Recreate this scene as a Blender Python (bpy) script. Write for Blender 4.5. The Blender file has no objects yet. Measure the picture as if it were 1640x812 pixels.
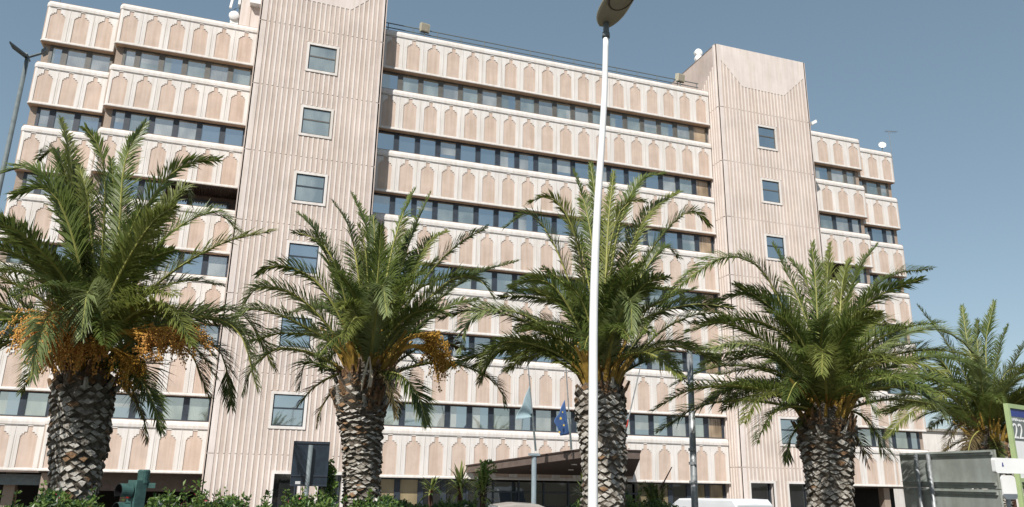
import bpy, math, random
from mathutils import Vector, Matrix
R = math.radians
rnd = random.Random(7)
S = bpy.context.scene
COL = S.collection

# ------------------------------------------------------------------ camera frame (X along the facade, Y away, Z up)
CAM = Vector((-11.391, -36.785, 2.6)); FOC = 1243.16; YAW = .320472; PIT = .282413; ROL = .0190612
FW = Vector((math.sin(YAW)*math.cos(PIT), math.cos(YAW)*math.cos(PIT), math.sin(PIT)))
RT0 = Vector((math.cos(YAW), -math.sin(YAW), 0)); UP0 = RT0.cross(FW)
RT = RT0*math.cos(ROL) - UP0*math.sin(ROL) if False else None
def ray(u, v):
    x = (u-820)/FOC; y = -(v-406)/FOC
    c, s = math.cos(ROL), math.sin(ROL)
    x, y = c*x - s*y, s*x + c*y
    return FW + RT0*x + UP0*y
def atY(u, v, Y):
    d = ray(u, v); t = (Y-CAM.y)/d.y
    return CAM + d*t
def atZ(u, v, Z):
    d = ray(u, v); t = (Z-CAM.z)/d.z
    return CAM + d*t
def pix(P):
    q = Vector(P)-CAM
    z = q.dot(FW); x = q.dot(RT0); y = q.dot(UP0)
    c, s = math.cos(ROL), math.sin(ROL)
    x, y = c*x + s*y, -s*x + c*y
    return 820+FOC*x/z, 406-FOC*y/z, z

# ------------------------------------------------------------------ materials
def newmat(name):
    m = bpy.data.materials.new(name); m.use_nodes = True
    return m, m.node_tree, m.node_tree.nodes['Principled BSDF']
def mat(name, col, rough=.8, var=.12, scale=3., metal=0., bump=0., bscale=40., streak=0., spec=.3, col2=None):
    m, t, b = newmat(name)
    b.inputs['Roughness'].default_value = rough; b.inputs['Metallic'].default_value = metal
    b.inputs['Specular IOR Level'].default_value = spec
    tc = t.nodes.new('ShaderNodeTexCoord')
    n = t.nodes.new('ShaderNodeTexNoise'); n.inputs['Scale'].default_value = scale; n.inputs['Detail'].default_value = 6; n.inputs['Roughness'].default_value = .65
    t.links.new(tc.outputs['Object'], n.inputs['Vector'])
    r = t.nodes.new('ShaderNodeValToRGB')
    c2 = col2 or tuple(c*(1-var*1.6) for c in col)
    r.color_ramp.elements[0].position = .35; r.color_ramp.elements[1].position = .68
    r.color_ramp.elements[0].color = (*c2, 1); r.color_ramp.elements[1].color = (*[min(1, c*(1+var*.4)) for c in col], 1)
    t.links.new(n.outputs['Fac'], r.inputs['Fac'])
    out = r.outputs['Color']
    if streak:
        mp = t.nodes.new('ShaderNodeMapping'); mp.inputs['Scale'].default_value = (5, 5, .35)
        t.links.new(tc.outputs['Object'], mp.inputs['Vector'])
        n2 = t.nodes.new('ShaderNodeTexNoise'); n2.inputs['Scale'].default_value = 1.3; n2.inputs['Detail'].default_value = 5
        t.links.new(mp.outputs['Vector'], n2.inputs['Vector'])
        r2 = t.nodes.new('ShaderNodeValToRGB'); r2.color_ramp.elements[0].position = .33; r2.color_ramp.elements[1].position = .6
        k = 1-streak
        r2.color_ramp.elements[0].color = (k, k*.97, k*.93, 1); r2.color_ramp.elements[1].color = (1, 1, 1, 1)
        t.links.new(n2.outputs['Fac'], r2.inputs['Fac'])
        mx = t.nodes.new('ShaderNodeMix'); mx.data_type = 'RGBA'; mx.blend_type = 'MULTIPLY'; mx.inputs['Factor'].default_value = 1
        t.links.new(out, mx.inputs[6]); t.links.new(r2.outputs['Color'], mx.inputs[7]); out = mx.outputs[2]
    t.links.new(out, b.inputs['Base Color'])
    if bump:
        n3 = t.nodes.new('ShaderNodeTexNoise'); n3.inputs['Scale'].default_value = bscale; n3.inputs['Detail'].default_value = 4
        t.links.new(tc.outputs['Object'], n3.inputs['Vector'])
        bp = t.nodes.new('ShaderNodeBump'); bp.inputs['Strength'].default_value = bump; bp.inputs['Distance'].default_value = .02
        t.links.new(n3.outputs['Fac'], bp.inputs['Height']); t.links.new(bp.outputs['Normal'], b.inputs['Normal'])
    return m
def glassmat(name, col, fac, rough=.03, tint=(.75, .82, .86), blind=None):
    """reflective office pane over what hangs behind it"""
    m, t, b = newmat(name)
    b.inputs['Roughness'].default_value = .9; b.inputs['Specular IOR Level'].default_value = .1
    tc = t.nodes.new('ShaderNodeTexCoord')
    n = t.nodes.new('ShaderNodeTexNoise'); n.inputs['Scale'].default_value = 1.1; n.inputs['Detail'].default_value = 2
    mp = t.nodes.new('ShaderNodeMapping'); mp.inputs['Scale'].default_value = (1, 1, .5)
    t.links.new(tc.outputs['Object'], mp.inputs['Vector']); t.links.new(mp.outputs['Vector'], n.inputs['Vector'])
    r = t.nodes.new('ShaderNodeValToRGB'); r.color_ramp.elements[0].position = .35; r.color_ramp.elements[1].position = .65
    r.color_ramp.elements[0].color = (*[c*.6 for c in col], 1); r.color_ramp.elements[1].color = (*(blind or col), 1)
    t.links.new(n.outputs['Fac'], r.inputs['Fac'])
    out = r.outputs['Color']
    if blind:   # vertical cloth folds
        w = t.nodes.new('ShaderNodeTexWave'); w.inputs['Scale'].default_value = 4.5; w.inputs['Distortion'].default_value = 1.5; w.bands_direction = 'X'
        t.links.new(tc.outputs['Object'], w.inputs['Vector'])
        r3 = t.nodes.new('ShaderNodeValToRGB'); r3.color_ramp.elements[0].color = (.82, .82, .82, 1); r3.color_ramp.elements[1].color = (1, 1, 1, 1)
        t.links.new(w.outputs['Fac'], r3.inputs['Fac'])
        mx = t.nodes.new('ShaderNodeMix'); mx.data_type = 'RGBA'; mx.blend_type = 'MULTIPLY'; mx.inputs['Factor'].default_value = 1
        t.links.new(out, mx.inputs[6]); t.links.new(r3.outputs['Color'], mx.inputs[7]); out = mx.outputs[2]
    t.links.new(out, b.inputs['Base Color'])
    g = t.nodes.new('ShaderNodeBsdfGlossy'); g.inputs['Roughness'].default_value = rough; g.inputs['Color'].default_value = (*tint, 1)
    nb = t.nodes.new('ShaderNodeTexNoise'); nb.inputs['Scale'].default_value = .7
    t.links.new(tc.outputs['Object'], nb.inputs['Vector'])
    bp = t.nodes.new('ShaderNodeBump'); bp.inputs['Strength'].default_value = .15; bp.inputs['Distance'].default_value = .05
    t.links.new(nb.outputs['Fac'], bp.inputs['Height']); t.links.new(bp.outputs['Normal'], g.inputs['Normal'])
    ms = t.nodes.new('ShaderNodeMixShader'); ms.inputs[0].default_value = fac
    t.links.new(b.outputs[0], ms.inputs[1]); t.links.new(g.outputs[0], ms.inputs[2])
    t.links.new(ms.outputs[0], t.nodes['Material Output'].inputs['Surface'])
    return m
def leafmat(name, col, col2, trans=.3, rough=.4):
    m, t, b = newmat(name)
    b.inputs['Roughness'].default_value = rough; b.inputs['Specular IOR Level'].default_value = .42
    tc = t.nodes.new('ShaderNodeTexCoord')
    n = t.nodes.new('ShaderNodeTexNoise'); n.inputs['Scale'].default_value = 2.2; n.inputs['Detail'].default_value = 5
    t.links.new(tc.outputs['Object'], n.inputs['Vector'])
    r = t.nodes.new('ShaderNodeValToRGB'); r.color_ramp.elements[0].position = .35; r.color_ramp.elements[1].position = .65
    r.color_ramp.elements[0].color = (*col, 1); r.color_ramp.elements[1].color = (*col2, 1)
    t.links.new(n.outputs['Fac'], r.inputs['Fac']); t.links.new(r.outputs['Color'], b.inputs['Base Color'])
    tr = t.nodes.new('ShaderNodeBsdfTranslucent'); t.links.new(r.outputs['Color'], tr.inputs['Color'])
    ms = t.nodes.new('ShaderNodeMixShader'); ms.inputs[0].default_value = trans
    t.links.new(b.outputs[0], ms.inputs[1]); t.links.new(tr.outputs[0], ms.inputs[2])
    t.links.new(ms.outputs[0], t.nodes['Material Output'].inputs['Surface'])
    return m
M = dict(
 white=mat('white_concrete', (.70, .67, .645), .85, .07, .45, bump=.15, bscale=60, streak=.11),
 niche=mat('pink_aggregate', (.58, .465, .395), .95, .08, 1.2, bump=.25, bscale=120, streak=.12),
 soffit=mat('warm_bounce_soffit', (.52, .35, .24), .9, .1, 3),  # tan paints shade with warm bounced light into the underside colour
 rib=mat('cream_rib', (.73, .665, .62), .9, .06, .8, bump=.2, bscale=70, streak=.08),
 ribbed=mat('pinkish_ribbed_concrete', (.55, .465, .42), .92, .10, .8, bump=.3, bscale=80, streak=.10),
 smooth=mat('smooth_pink_concrete', (.68, .61, .575), .9, .07, .8, bump=.1, bscale=30, streak=.1),
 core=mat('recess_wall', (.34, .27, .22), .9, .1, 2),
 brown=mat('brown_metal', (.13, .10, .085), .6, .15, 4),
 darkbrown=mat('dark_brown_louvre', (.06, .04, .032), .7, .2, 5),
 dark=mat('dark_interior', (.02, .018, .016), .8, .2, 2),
 navy=mat('navy_window_frame', (.032, .042, .058), .45, .2, 4, spec=.5),
 greyframe=mat('grey_window_frame', (.11, .105, .095), .5, .15, 4, spec=.5),
 roof=mat('roof_gravel', (.35, .33, .3), .95, .2, 4),
 whitep=mat('white_paint', (.80, .80, .79), .45, .06, 1.5, spec=.5),
 steel=mat('galvanised_steel', (.36, .38, .39), .5, .25, 9, metal=.5, bump=.1),
 bluegrey=mat('blue_grey_post_paint', (.27, .33, .36), .5, .12, 3),
 greypaint=mat('grey_paint', (.17, .20, .21), .5, .15, 6),
 slate=mat('dark_grey_lamp', (.14, .165, .17), .6, .15, 6),
 taupe=mat('taupe_lamp_housing', (.52, .48, .37), .5, .1, 8),
 black=mat('black_plastic', (.012, .012, .013), .5, .2, 6),
 green=mat('dark_green_paint', (.055, .12, .11), .5, .25, 12, bump=.1),
 ochre=mat('ochre_rusty_pole', (.26, .17, .07), .7, .25, 14),
 signback=mat('grey_sign_back', (.34, .37, .345), .6, .14, 3, metal=0, streak=.15),
 signnavy=mat('navy_sign_back', (.022, .035, .055), .35, .3, 5, spec=.6, streak=.3),
 lime=mat('light_green_frame', (.36, .45, .22), .5, .08, 4),
 blue=mat('blue_enamel', (.03, .045, .22), .4, .1, 4),
 sgrey=mat('grey_sign_face', (.16, .18, .17), .5, .1, 6),
 asphalt=mat('asphalt', (.05, .05, .052), .9, .25, 6, bump=.4, bscale=150),
 paving=mat('paving', (.28, .26, .24), .9, .15, 3, bump=.2),
 soil=mat('dry_ground', (.16, .13, .08), .95, .3, 1.5, bump=.4, bscale=8),
 kerb=mat('kerb_stone', (.35, .34, .32), .85, .12, 6),
 line=mat('road_paint', (.75, .75, .72), .7, .1, 9),
 trunkd=mat('palm_fibre_dark', (.17, .145, .115), .95, .4, 14, bump=.6, bscale=60),
 boot=mat('palm_boot_grey', (.44, .42, .385), .9, .3, 16, bump=.6, bscale=70, col2=(.22, .20, .17)),
 bootg=mat('palm_boot_dull', (.30, .28, .245), .95, .3, 16, bump=.6, bscale=70, col2=(.10, .085, .07)),
 bootb=mat('palm_boot_brown', (.25, .155, .085), .9, .35, 16, bump=.5, bscale=70, col2=(.08, .045, .025)),
 rachis=mat('frond_rachis', (.30, .30, .085), .6, .2, 5),
 petiole=mat('frond_petiole', (.36, .23, .05), .6, .3, 7),
 dates=mat('orange_dates', (.70, .38, .11), .5, .3, 20, col2=(.46, .22, .06)),
 datesy=mat('yellow_dates', (.44, .25, .035), .5, .3, 20, col2=(.22, .10, .02)),
 stalk=mat('fruit_stalk', (.62, .36, .07), .6, .2, 10),
 leafA=leafmat('palm_leaf_mid', (.105, .145, .032), (.170, .215, .055), .42),
 leafB=leafmat('palm_leaf_dark', (.070, .100, .026), (.115, .150, .040), .38),
 leafC=leafmat('palm_leaf_pale', (.165, .205, .08), (.24, .28, .115), .35),
 leafD=leafmat('palm_leaf_dry', (.10, .075, .035), (.16, .12, .05), .2, .8),
 leafE=leafmat('palm_leaf_yellowish', (.15, .18, .04), (.23, .25, .07), .4),
 shrubA=leafmat('shrub_leaf_bright', (.09, .16, .035), (.17, .25, .06), .35),
 shrubB=leafmat('shrub_leaf_dark', (.02, .055, .018), (.04, .085, .025), .2),
 yucca=leafmat('yucca_leaf', (.22, .30, .08), (.40, .44, .14), .35),
 flowerp=leafmat('flower_magenta', (.35, .03, .07), (.5, .06, .12), .3),
 flowerw=leafmat('flower_white', (.7, .66, .6), (.8, .75, .7), .3),
 spathe=mat('dry_sheath', (.55, .47, .36), .8, .15, 9),
 twig=mat('brown_twig', (.10, .05, .035), .9, .2, 10),
 flagteal=leafmat('pale_blue_flag_cloth', (.34, .46, .50), (.42, .54, .58), .3, .7),
 flagblue=leafmat('blue_flag_cloth', (.07, .14, .32), (.10, .19, .42), .3, .7),
 flagwhite=leafmat('white_flag_cloth', (.7, .7, .7), (.8, .8, .8), .3, .7),
 flagred=leafmat('red_flag_cloth', (.5, .05, .05), (.6, .08, .06), .3, .7),
 yellow=mat('gold_star', (.7, .5, .05), .6, .05, 4),
 carpaint=mat('beige_car_paint', (.42, .38, .34), .3, .04, 2, spec=.6, metal=.3),
 vanpaint=mat('white_van_paint', (.62, .64, .66), .3, .03, 2, spec=.6),
 rubber=mat('tyre_rubber', (.02, .02, .02), .85, .1, 9),
 redlens=mat('red_lens', (.35, .02, .02), .3, .1, 6, spec=.6),
 lampglass=mat('frosted_lamp_glass', (.42, .38, .30), .3, .1, 6, spec=.6),
 gA=glassmat('pane_greyblind', (.17, .19, .175), .45, tint=(.92, .95, .90), blind=(.30, .33, .30)),
 gB=glassmat('pane_open', (.07, .09, .10), .55, tint=(.85, .93, .97)),
 gC=glassmat('pane_pale_curtain', (.28, .28, .26), .42, tint=(.9, .92, .9), blind=(.42, .42, .39)),
 gD=glassmat('pane_sand_curtain', (.30, .22, .14), .15, blind=(.50, .38, .26)),
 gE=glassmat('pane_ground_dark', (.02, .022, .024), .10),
 gF=glassmat('pane_ground_curtain', (.20, .16, .09), .08, blind=(.34, .28, .17)),
 carglass=glassmat('car_glass', (.03, .035, .04), .4),
)

# ------------------------------------------------------------------ mesh helpers
class MB:
    def __init__(s, *mats):
        s.v = []; s.f = []; s.mi = []; s.mats = list(mats); s.smooth = False
    def m(s, name):
        if name not in s.mats: s.mats.append(name)
        return s.mats.index(name)
    def add(s, vs, fs, m=None):
        o = len(s.v); s.v += [tuple(v) for v in vs]
        k = s.m(m) if m else 0
        for f in fs: s.f.append([o+i for i in f]); s.mi.append(k)
    def box(s, x0, x1, y0, y1, z0, z1, m=None):
        s.add([(x0,y0,z0),(x1,y0,z0),(x1,y1,z0),(x0,y1,z0),(x0,y0,z1),(x1,y0,z1),(x1,y1,z1),(x0,y1,z1)],
              [(3,2,1,0),(4,5,6,7),(0,1,5,4),(1,2,6,5),(2,3,7,6),(3,0,4,7)], m)
    def prism(s, poly, y0, y1, m=None):   # polygon in XZ extruded along Y (counter-clockwise seen from -Y)
        n = len(poly)
        s.add([(x, y0, z) for x, z in poly]+[(x, y1, z) for x, z in poly],
              [list(range(n)), list(range(2*n-1, n-1, -1))]+[(i, n+i, n+(i+1) % n, (i+1) % n) for i in range(n)], m)
    def slab(s, poly, z0, z1, m=None):    # polygon in XY extruded along Z
        n = len(poly)
        s.add([(x, y, z0) for x, y in poly]+[(x, y, z1) for x, y in poly],
              [list(range(n-1, -1, -1)), list(range(n, 2*n))]+[(i, (i+1) % n, n+(i+1) % n, n+i) for i in range(n)], m)
    def obox(s, c, ax, ay, az, m=None):   # oriented box: half vectors
        c, ax, ay, az = map(Vector, (c, ax, ay, az)); vs = []
        for k in (-1, 1):
            for j, i in ((-1,-1), (-1,1), (1,1), (1,-1)): vs.append(c+ax*i+ay*j+az*k)
        s.add(vs, [(3,2,1,0),(4,5,6,7),(0,1,5,4),(1,2,6,5),(2,3,7,6),(3,0,4,7)], m)
    def tube(s, pts, rads, n=8, m=None, cap=True):
        pts = [Vector(p) for p in pts]
        if not isinstance(rads, (list, tuple)): rads = [rads]*len(pts)
        vs = []; fs = []; prev = None
        for i, p in enumerate(pts):
            t = (pts[min(i+1, len(pts)-1)]-pts[max(i-1, 0)]).normalized()
            if prev is None:
                a = Vector((1, 0, 0)) if abs(t.x) < .8 else Vector((0, 1, 0))
                a = (a-t*a.dot(t)).normalized()
            else: a = (prev-t*prev.dot(t)).normalized()
            prev = a; b = t.cross(a)
            for k in range(n):
                an = 2*math.pi*k/n
                vs.append(p+(a*math.cos(an)+b*math.sin(an))*rads[i])
        for i in range(len(pts)-1):
            for k in range(n):
                fs.append((i*n+k, i*n+(k+1) % n, (i+1)*n+(k+1) % n, (i+1)*n+k))
        if cap: fs.append(list(range(n-1, -1, -1))); fs.append([(len(pts)-1)*n+k for k in range(n)])
        s.add(vs, fs, m)
    def build(s, name, parent=None, smooth=False, loc=None):
        me = bpy.data.meshes.new(name); 
        vs = s.v
        if loc is not None: vs = [(a-loc[0], b-loc[1], c-loc[2]) for a, b, c in vs]
        me.from_pydata(vs, [], s.f)
        for k in s.mats: me.materials.append(M[k])
        me.polygons.foreach_set('material_index', s.mi)
        if smooth: me.polygons.foreach_set('use_smooth', [True]*len(s.f))
        me.update()
        o = bpy.data.objects.new(name, me); COL.objects.link(o)
        if loc is not None: o.location = loc
        if parent: o.parent = parent
        return o
def tag(o, label=None, cat=None, group=None, kind=None):
    if label: o['label'] = label
    if cat: o['category'] = cat
    if group: o['group'] = group
    if kind: o['kind'] = kind
    return o
def empty(name, loc, label, cat, group=None):
    o = bpy.data.objects.new(name, None); COL.objects.link(o); o.location = loc; o.empty_display_size = .3
    return tag(o, label, cat, group)
def put(mb, name, root, smooth=False):
    """mesh given in world coordinates, parented to a root standing at root.location"""
    L = root.location
    mb.v = [(a-L[0], b-L[1], c-L[2]) for a, b, c in mb.v]
    return mb.build(name, root, smooth)

# ------------------------------------------------------------------ setting
g = MB('soil'); g.add([(-900, -900, -.004), (900, -900, -.004), (900, 1500, -.004), (-900, 1500, -.004)], [(0, 1, 2, 3)])
tag(g.build('ground'), kind='structure')
g = MB('asphalt'); g.add([(-300, -44, 0), (300, -44, 0), (300, -28.6, 0), (-300, -28.6, 0)], [(0, 1, 2, 3)])
tag(g.build('road'), kind='structure')
g = MB('line')
for i in range(-40, 40): g.add([(i*6, -36.1, .004), (i*6+3, -36.1, .004), (i*6+3, -35.95, .004), (i*6, -35.95, .004)], [(0, 1, 2, 3)])
tag(g.build('road_marking'), kind='structure')
g = MB('kerb'); g.box(-300, 300, -28.6, -28.4, -.1, .13); tag(g.build('kerb'), kind='structure')
g = MB('soil'); g.box(-300, 300, -28.4, -23.2, -.1, .12); tag(g.build('planting_strip'), kind='structure')
g = MB('asphalt'); g.add([(-300, -23.2, .0), (300, -23.2, .0), (300, -7, .0), (-300, -7, .0)], [(0, 1, 2, 3)])
tag(g.build('parking_lane'), kind='structure')
g = MB('paving'); g.box(-300, 300, -7, 1, -.1, .13); tag(g.build('pavement'), kind='structure')

# ------------------------------------------------------------------ the office building
MOD = 1.1; H = 3.44581; Z0 = 2.5468
XL = -6.6; XR = 13.2
bld = empty('office_building', (3, 0, 0), 'seven storey pink and cream office block with stepped arch panels and two ribbed towers', 'building')
# half widths of the stepped niche arch by height above the lip
STEPS = [(.14, 1.49, .345), (1.49, 1.575, .295), (1.575, 1.655, .205), (1.655, 1.93, .10)]
def sweep(mb, path, prof, m, closed_bottom=False):
    """path: list of (point, outward normal-offset dir) in XY; prof: list of (offset, z)"""
    n = len(prof); vs = []
    for (p, d) in path:
        for o, z in prof: vs.append((p[0]+d[0]*o, p[1]+d[1]*o, z))
    fs = []
    for i in range(len(path)-1):
        for j in range(n-1):
            fs.append((i*n+j, (i+1)*n+j, (i+1)*n+j+1, i*n+j+1))
    mb.add(vs, fs, m)
def spandrel(x0, x1, nmod, Y, z, rl, rr, back, label=None, first=0):
    """one precast parapet band with its niches; rl/rr: rounded outer corner with a return of that depth"""
    w = (x1-x0)/nmod; r = .15
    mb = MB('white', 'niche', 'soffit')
    path = []
    def arc(cx, cy, a0, a1):
        return [((cx+r*math.cos(R(a)), cy+r*math.sin(R(a))), (math.cos(R(a)), math.sin(R(a)))) for a in [a0+(a1-a0)*i/5 for i in range(6)]]
    if rl: path += [((x0, Y+rl), (-1, 0))]+arc(x0+r, Y+r, 180, 270)
    else: path += [((x0, Y), (0, -1))]
    if rr: path += arc(x1-r, Y+r, 270, 360)+[((x1, Y+rr), (1, 0))]
    else: path += [((x1, Y), (0, -1))]
    lip = [(-.32, z), (.0, z), (.03, z+.015), (.035, z+.075), (0, z+.10), (0, z+.14)]
    cap = [(0, z+1.90), (0, z+1.955), (.03, z+1.975), (.04, z+2.10), (.02, z+2.20), (-.05, z+2.29), (-.16, z+2.325), (-.34, z+2.33)]
    sweep(mb, path, lip, 'white'); sweep(mb, path, cap, 'white')
    # corner shafts and returns
    if rl: sweep(mb, path[:7], [(0, z+.14), (0, z+1.90)], 'white')
    if rr: sweep(mb, path[-7:], [(0, z+.14), (0, z+1.90)], 'white')
    # niche back and the slab behind, its underside coloured as if lit by warm bounce
    mb.add([(x0+.02, Y+.028, z+.1), (x1-.02, Y+.028, z+.1), (x1-.02, Y+.028, z+1.95), (x0+.02, Y+.028, z+1.95)], [(0, 1, 2, 3)], 'niche')
    e0 = x0+(.03 if rl else 0); e1 = x1-(.03 if rr else 0)
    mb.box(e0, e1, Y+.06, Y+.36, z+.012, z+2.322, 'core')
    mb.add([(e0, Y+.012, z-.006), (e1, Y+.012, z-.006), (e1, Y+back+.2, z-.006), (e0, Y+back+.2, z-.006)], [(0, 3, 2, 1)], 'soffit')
    for i in range(nmod):
        a = x0+i*w; b = a+w; c = (a+b)/2; k = w/1.1
        la = a+(r if (rl and i == 0) else .006); rb = b-(r if (rr and i == nmod-1) else .006)
        for z0, z1, h in STEPS:
            for s0, s1, sd in ((la, c-h*k, 1), (c+h*k, rb, -1)):
                if s1-s0 < .005: continue
                yy = Y
                mb.add([(s0, yy, z+z0), (s1, yy, z+z0), (s1, yy, z+z1), (s0, yy, z+z1)], [(0, 1, 2, 3)], 'white')
                xe = s1 if sd == 1 else s0
                mb.add([(xe, yy, z+z0), (xe, yy+.055, z+z0), (xe, yy+.055, z+z1), (xe, yy, z+z1)], [(0, 1, 2, 3)], 'white')
                # groove side at the module edge
                xg = s0 if sd == 1 else s1
                mb.add([(xg, yy, z+z0), (xg, yy+.055, z+z0), (xg, yy+.055, z+z1), (xg, yy, z+z1)], [(3, 2, 1, 0)], 'white')
        # pilaster relief beside each groove
        for s0 in ([a+.022, ] if not (rl and i == 0) else [])+([b-.072] if not (rr and i == nmod-1) else []):
            mb.box(s0, s0+.05, Y-.007, Y+.002, z+.141, z+1.5, 'white')
        # ledges under each step
        prev = STEPS[0][2]
        for (z0, z1, h) in STEPS[1:]:
            for sg in (-1, 1):
                xa, xb = sorted((c+sg*h*k, c+sg*prev*k))
                mb.add([(xa, Y, z+z0), (xb, Y, z+z0), (xb, Y+.028, z+z0), (xa, Y+.028, z+z0)], [(3, 2, 1, 0)], 'white')
            prev = h
        mb.add([(c-.345*k, Y, z+.14), (c+.345*k, Y, z+.14), (c+.345*k, Y+.028, z+.14), (c-.345*k, Y+.028, z+.14)], [(0, 1, 2, 3)], 'white')
    o = put(mb, 'parapet_panel', bld)
    if label: o['label'] = label
    return o

WINS = []     # (x0,x1,y,z0,z1,glass,frame,style)
def wins(x0, x1, nmod, Y, z0, z1, row, seed, lead=0, trail=0):
    w = (x1-x0)/nmod; rr = random.Random(seed)
    for i in range(nmod):
        a = x0+i*w; b = a+w
        if i == 0 and lead: a += lead
        if i == nmod-1 and trail: b -= trail
        q = rr.random()
        if row >= 5: gl = 'gA' if q < .8 else 'gC'
        elif row >= 3: gl = 'gB' if q < .55 else ('gA' if q < .85 else 'gC')
        else: gl = 'gB' if q < .35 else ('gC' if q < .6 else 'gA')
        if row == 0 and q < .3: gl = 'gC'
        WINS.append([a, b, Y, z0, z1, gl, 'greyframe' if row >= 5 else 'navy', 'band'])
def make_window(mb_f, mb_p, W):
    a, b, Y, z0, z1, gl, fr, st = W
    if st == 'band':
        m = .135; t = .07
        mb_f.box(a, a+m, Y-.05, Y+.03, z0, z1, fr); mb_f.box(b-m, b, Y-.05, Y+.03, z0, z1, fr)
        mb_f.box(a+m, b-m, Y-.045, Y+.03, z0, z0+t, fr); mb_f.box(a+m, b-m, Y-.045, Y+.03, z1-t, z1, fr)
        q = random.Random(int(a*97)+int(z0*31)); u_ = q.random(); P_ = lambda x0, x1, y0, y1, g_: mb_p.add([(x0, Y, y0), (x1, Y, y0), (x1, Y, y1), (x0, Y, y1)], [(0, 1, 2, 3)], g_)
        xa, xb, za, zb = a+m, b-m, z0+t, z1-t
        if gl in ('gD', 'gE', 'gF'): P_(xa, xb, za, zb, gl)
        elif u_ < .38:      # blind partly lowered
            h_ = za+(zb-za)*q.uniform(.2, .75); P_(xa, xb, za, h_, 'gB' if z0 < 14 else gl); P_(xa, xb, h_, zb, 'gC')
        elif u_ < .5:       # curtain drawn to one side
            h_ = xa+(xb-xa)*q.uniform(.25, .7); P_(xa, h_, za, zb, 'gC' if q.random() < .5 else gl); P_(h_, xb, za, zb, 'gB' if q.random() < .6 else 'gC')
        else: P_(xa, xb, za, zb, gl)
    else:   # tower window: pale surround, dark sash with a transom
        s = .12
        for q in ((a-s, a, z0-s, z1+s), (b, b+s, z0-s, z1+s), (a, b, z0-s, z0), (a, b, z1, z1+s)):
            mb_f.box(q[0], q[1], Y-.075, Y+.02, q[2], q[3], 'white')
        t = .05
        for q in ((a, a+t, z0, z1), (b-t, b, z0, z1), (a+t, b-t, z0, z0+t), (a+t, b-t, z1-t, z1), (a+t, b-t, z0+.56*(z1-z0)-.035, z0+.56*(z1-z0)+.035)):
            mb_f.box(q[0], q[1], Y-.02, Y+.02, q[2], q[3], fr)
        mb_p.add([(a+t, Y, z0+t), (b-t, Y, z0+t), (b-t, Y, z1-t), (a+t, Y, z1-t)], [(0, 1, 2, 3)], gl)

YA = 2.3; YB = 3.35                     # planes of the stepped-back wings
SEC = [  # x0,x1,nmod,Y,rl,rr
 (XL, XR, 18, 0., 0, 0),
 (-19.62, -12.95, 6, YA, 1.3, 0),
 (-23.12, -19.82, 3, YB, 3., 0),
 (20.25, 26.65, 5, YA, 0, 1.3),
 (26.75, 30.45, 3, YB, 0, 3.)]
for si, (x0, x1, n, Y, rl, rr) in enumerate(SEC):
    for k in range(7):
        z = Z0+k*H
        top = k == 6
        spandrel(x0, x1, n, Y, z, rl, rr, .34)
        if k < 6:
            zz0 = z+2.31; zz1 = z+H
            rec = .34
            loggia = k == 3 and si in (1, 3)
            if loggia:
                # deep shaded recess with a louvred ceiling; windows only in the inner bays
                xa, xb = (-16.3, x1) if si == 1 else (x0, x0+4.2)
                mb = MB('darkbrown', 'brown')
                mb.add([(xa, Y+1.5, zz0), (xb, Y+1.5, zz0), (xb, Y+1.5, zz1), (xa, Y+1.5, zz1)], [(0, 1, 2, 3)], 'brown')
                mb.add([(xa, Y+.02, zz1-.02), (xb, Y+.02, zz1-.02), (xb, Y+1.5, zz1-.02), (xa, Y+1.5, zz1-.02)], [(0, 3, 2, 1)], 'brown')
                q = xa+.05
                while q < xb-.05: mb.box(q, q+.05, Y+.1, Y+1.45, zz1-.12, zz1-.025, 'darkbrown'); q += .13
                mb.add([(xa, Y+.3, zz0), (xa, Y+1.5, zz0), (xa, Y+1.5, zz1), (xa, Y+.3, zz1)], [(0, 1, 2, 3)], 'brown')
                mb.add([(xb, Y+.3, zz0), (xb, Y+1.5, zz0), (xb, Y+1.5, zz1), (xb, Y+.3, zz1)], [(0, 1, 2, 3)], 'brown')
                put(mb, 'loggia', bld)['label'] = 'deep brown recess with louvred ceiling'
                if si == 1:
                    wins(xa+.1, xb-.4, 3, Y+1.45, zz0, zz1-.35, k, si*10+k)
                    wins(x0+.0, xa, 3, Y+rec, zz0, zz1, k, si*10+k, lead=.42)
                else:
                    wins(xa+.1, xb-.1, 3, Y+1.45, zz0, zz1-.35, k, si*10+k)
                    wins(xb, x1, 2, Y+rec, zz0, zz1, k, si*10+k, trail=.42)
            else:
                if si == 0: wins(x0-0, x1, n, Y+rec, zz0, zz1, k, si*10+k)
                else: wins(x0, x1, n, Y+rec, zz0, zz1, k, si*10+k, lead=.42 if rl else 0, trail=.42 if rr else 0)
# the last bay of each long row shows a sand curtain
for W in WINS:
    if abs(W[1]-XR) < .01 and W[2] < 1: W[5] = 'gD'
# ground-floor glazing, centre
rr = random.Random(3)
for i in range(18):
    a = XL+i*MOD
    if -1.6 < a < 7.6: continue
    q = rr.random()
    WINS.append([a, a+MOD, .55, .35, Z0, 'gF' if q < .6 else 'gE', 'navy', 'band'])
WINS[-1][5] = 'gF'
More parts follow.
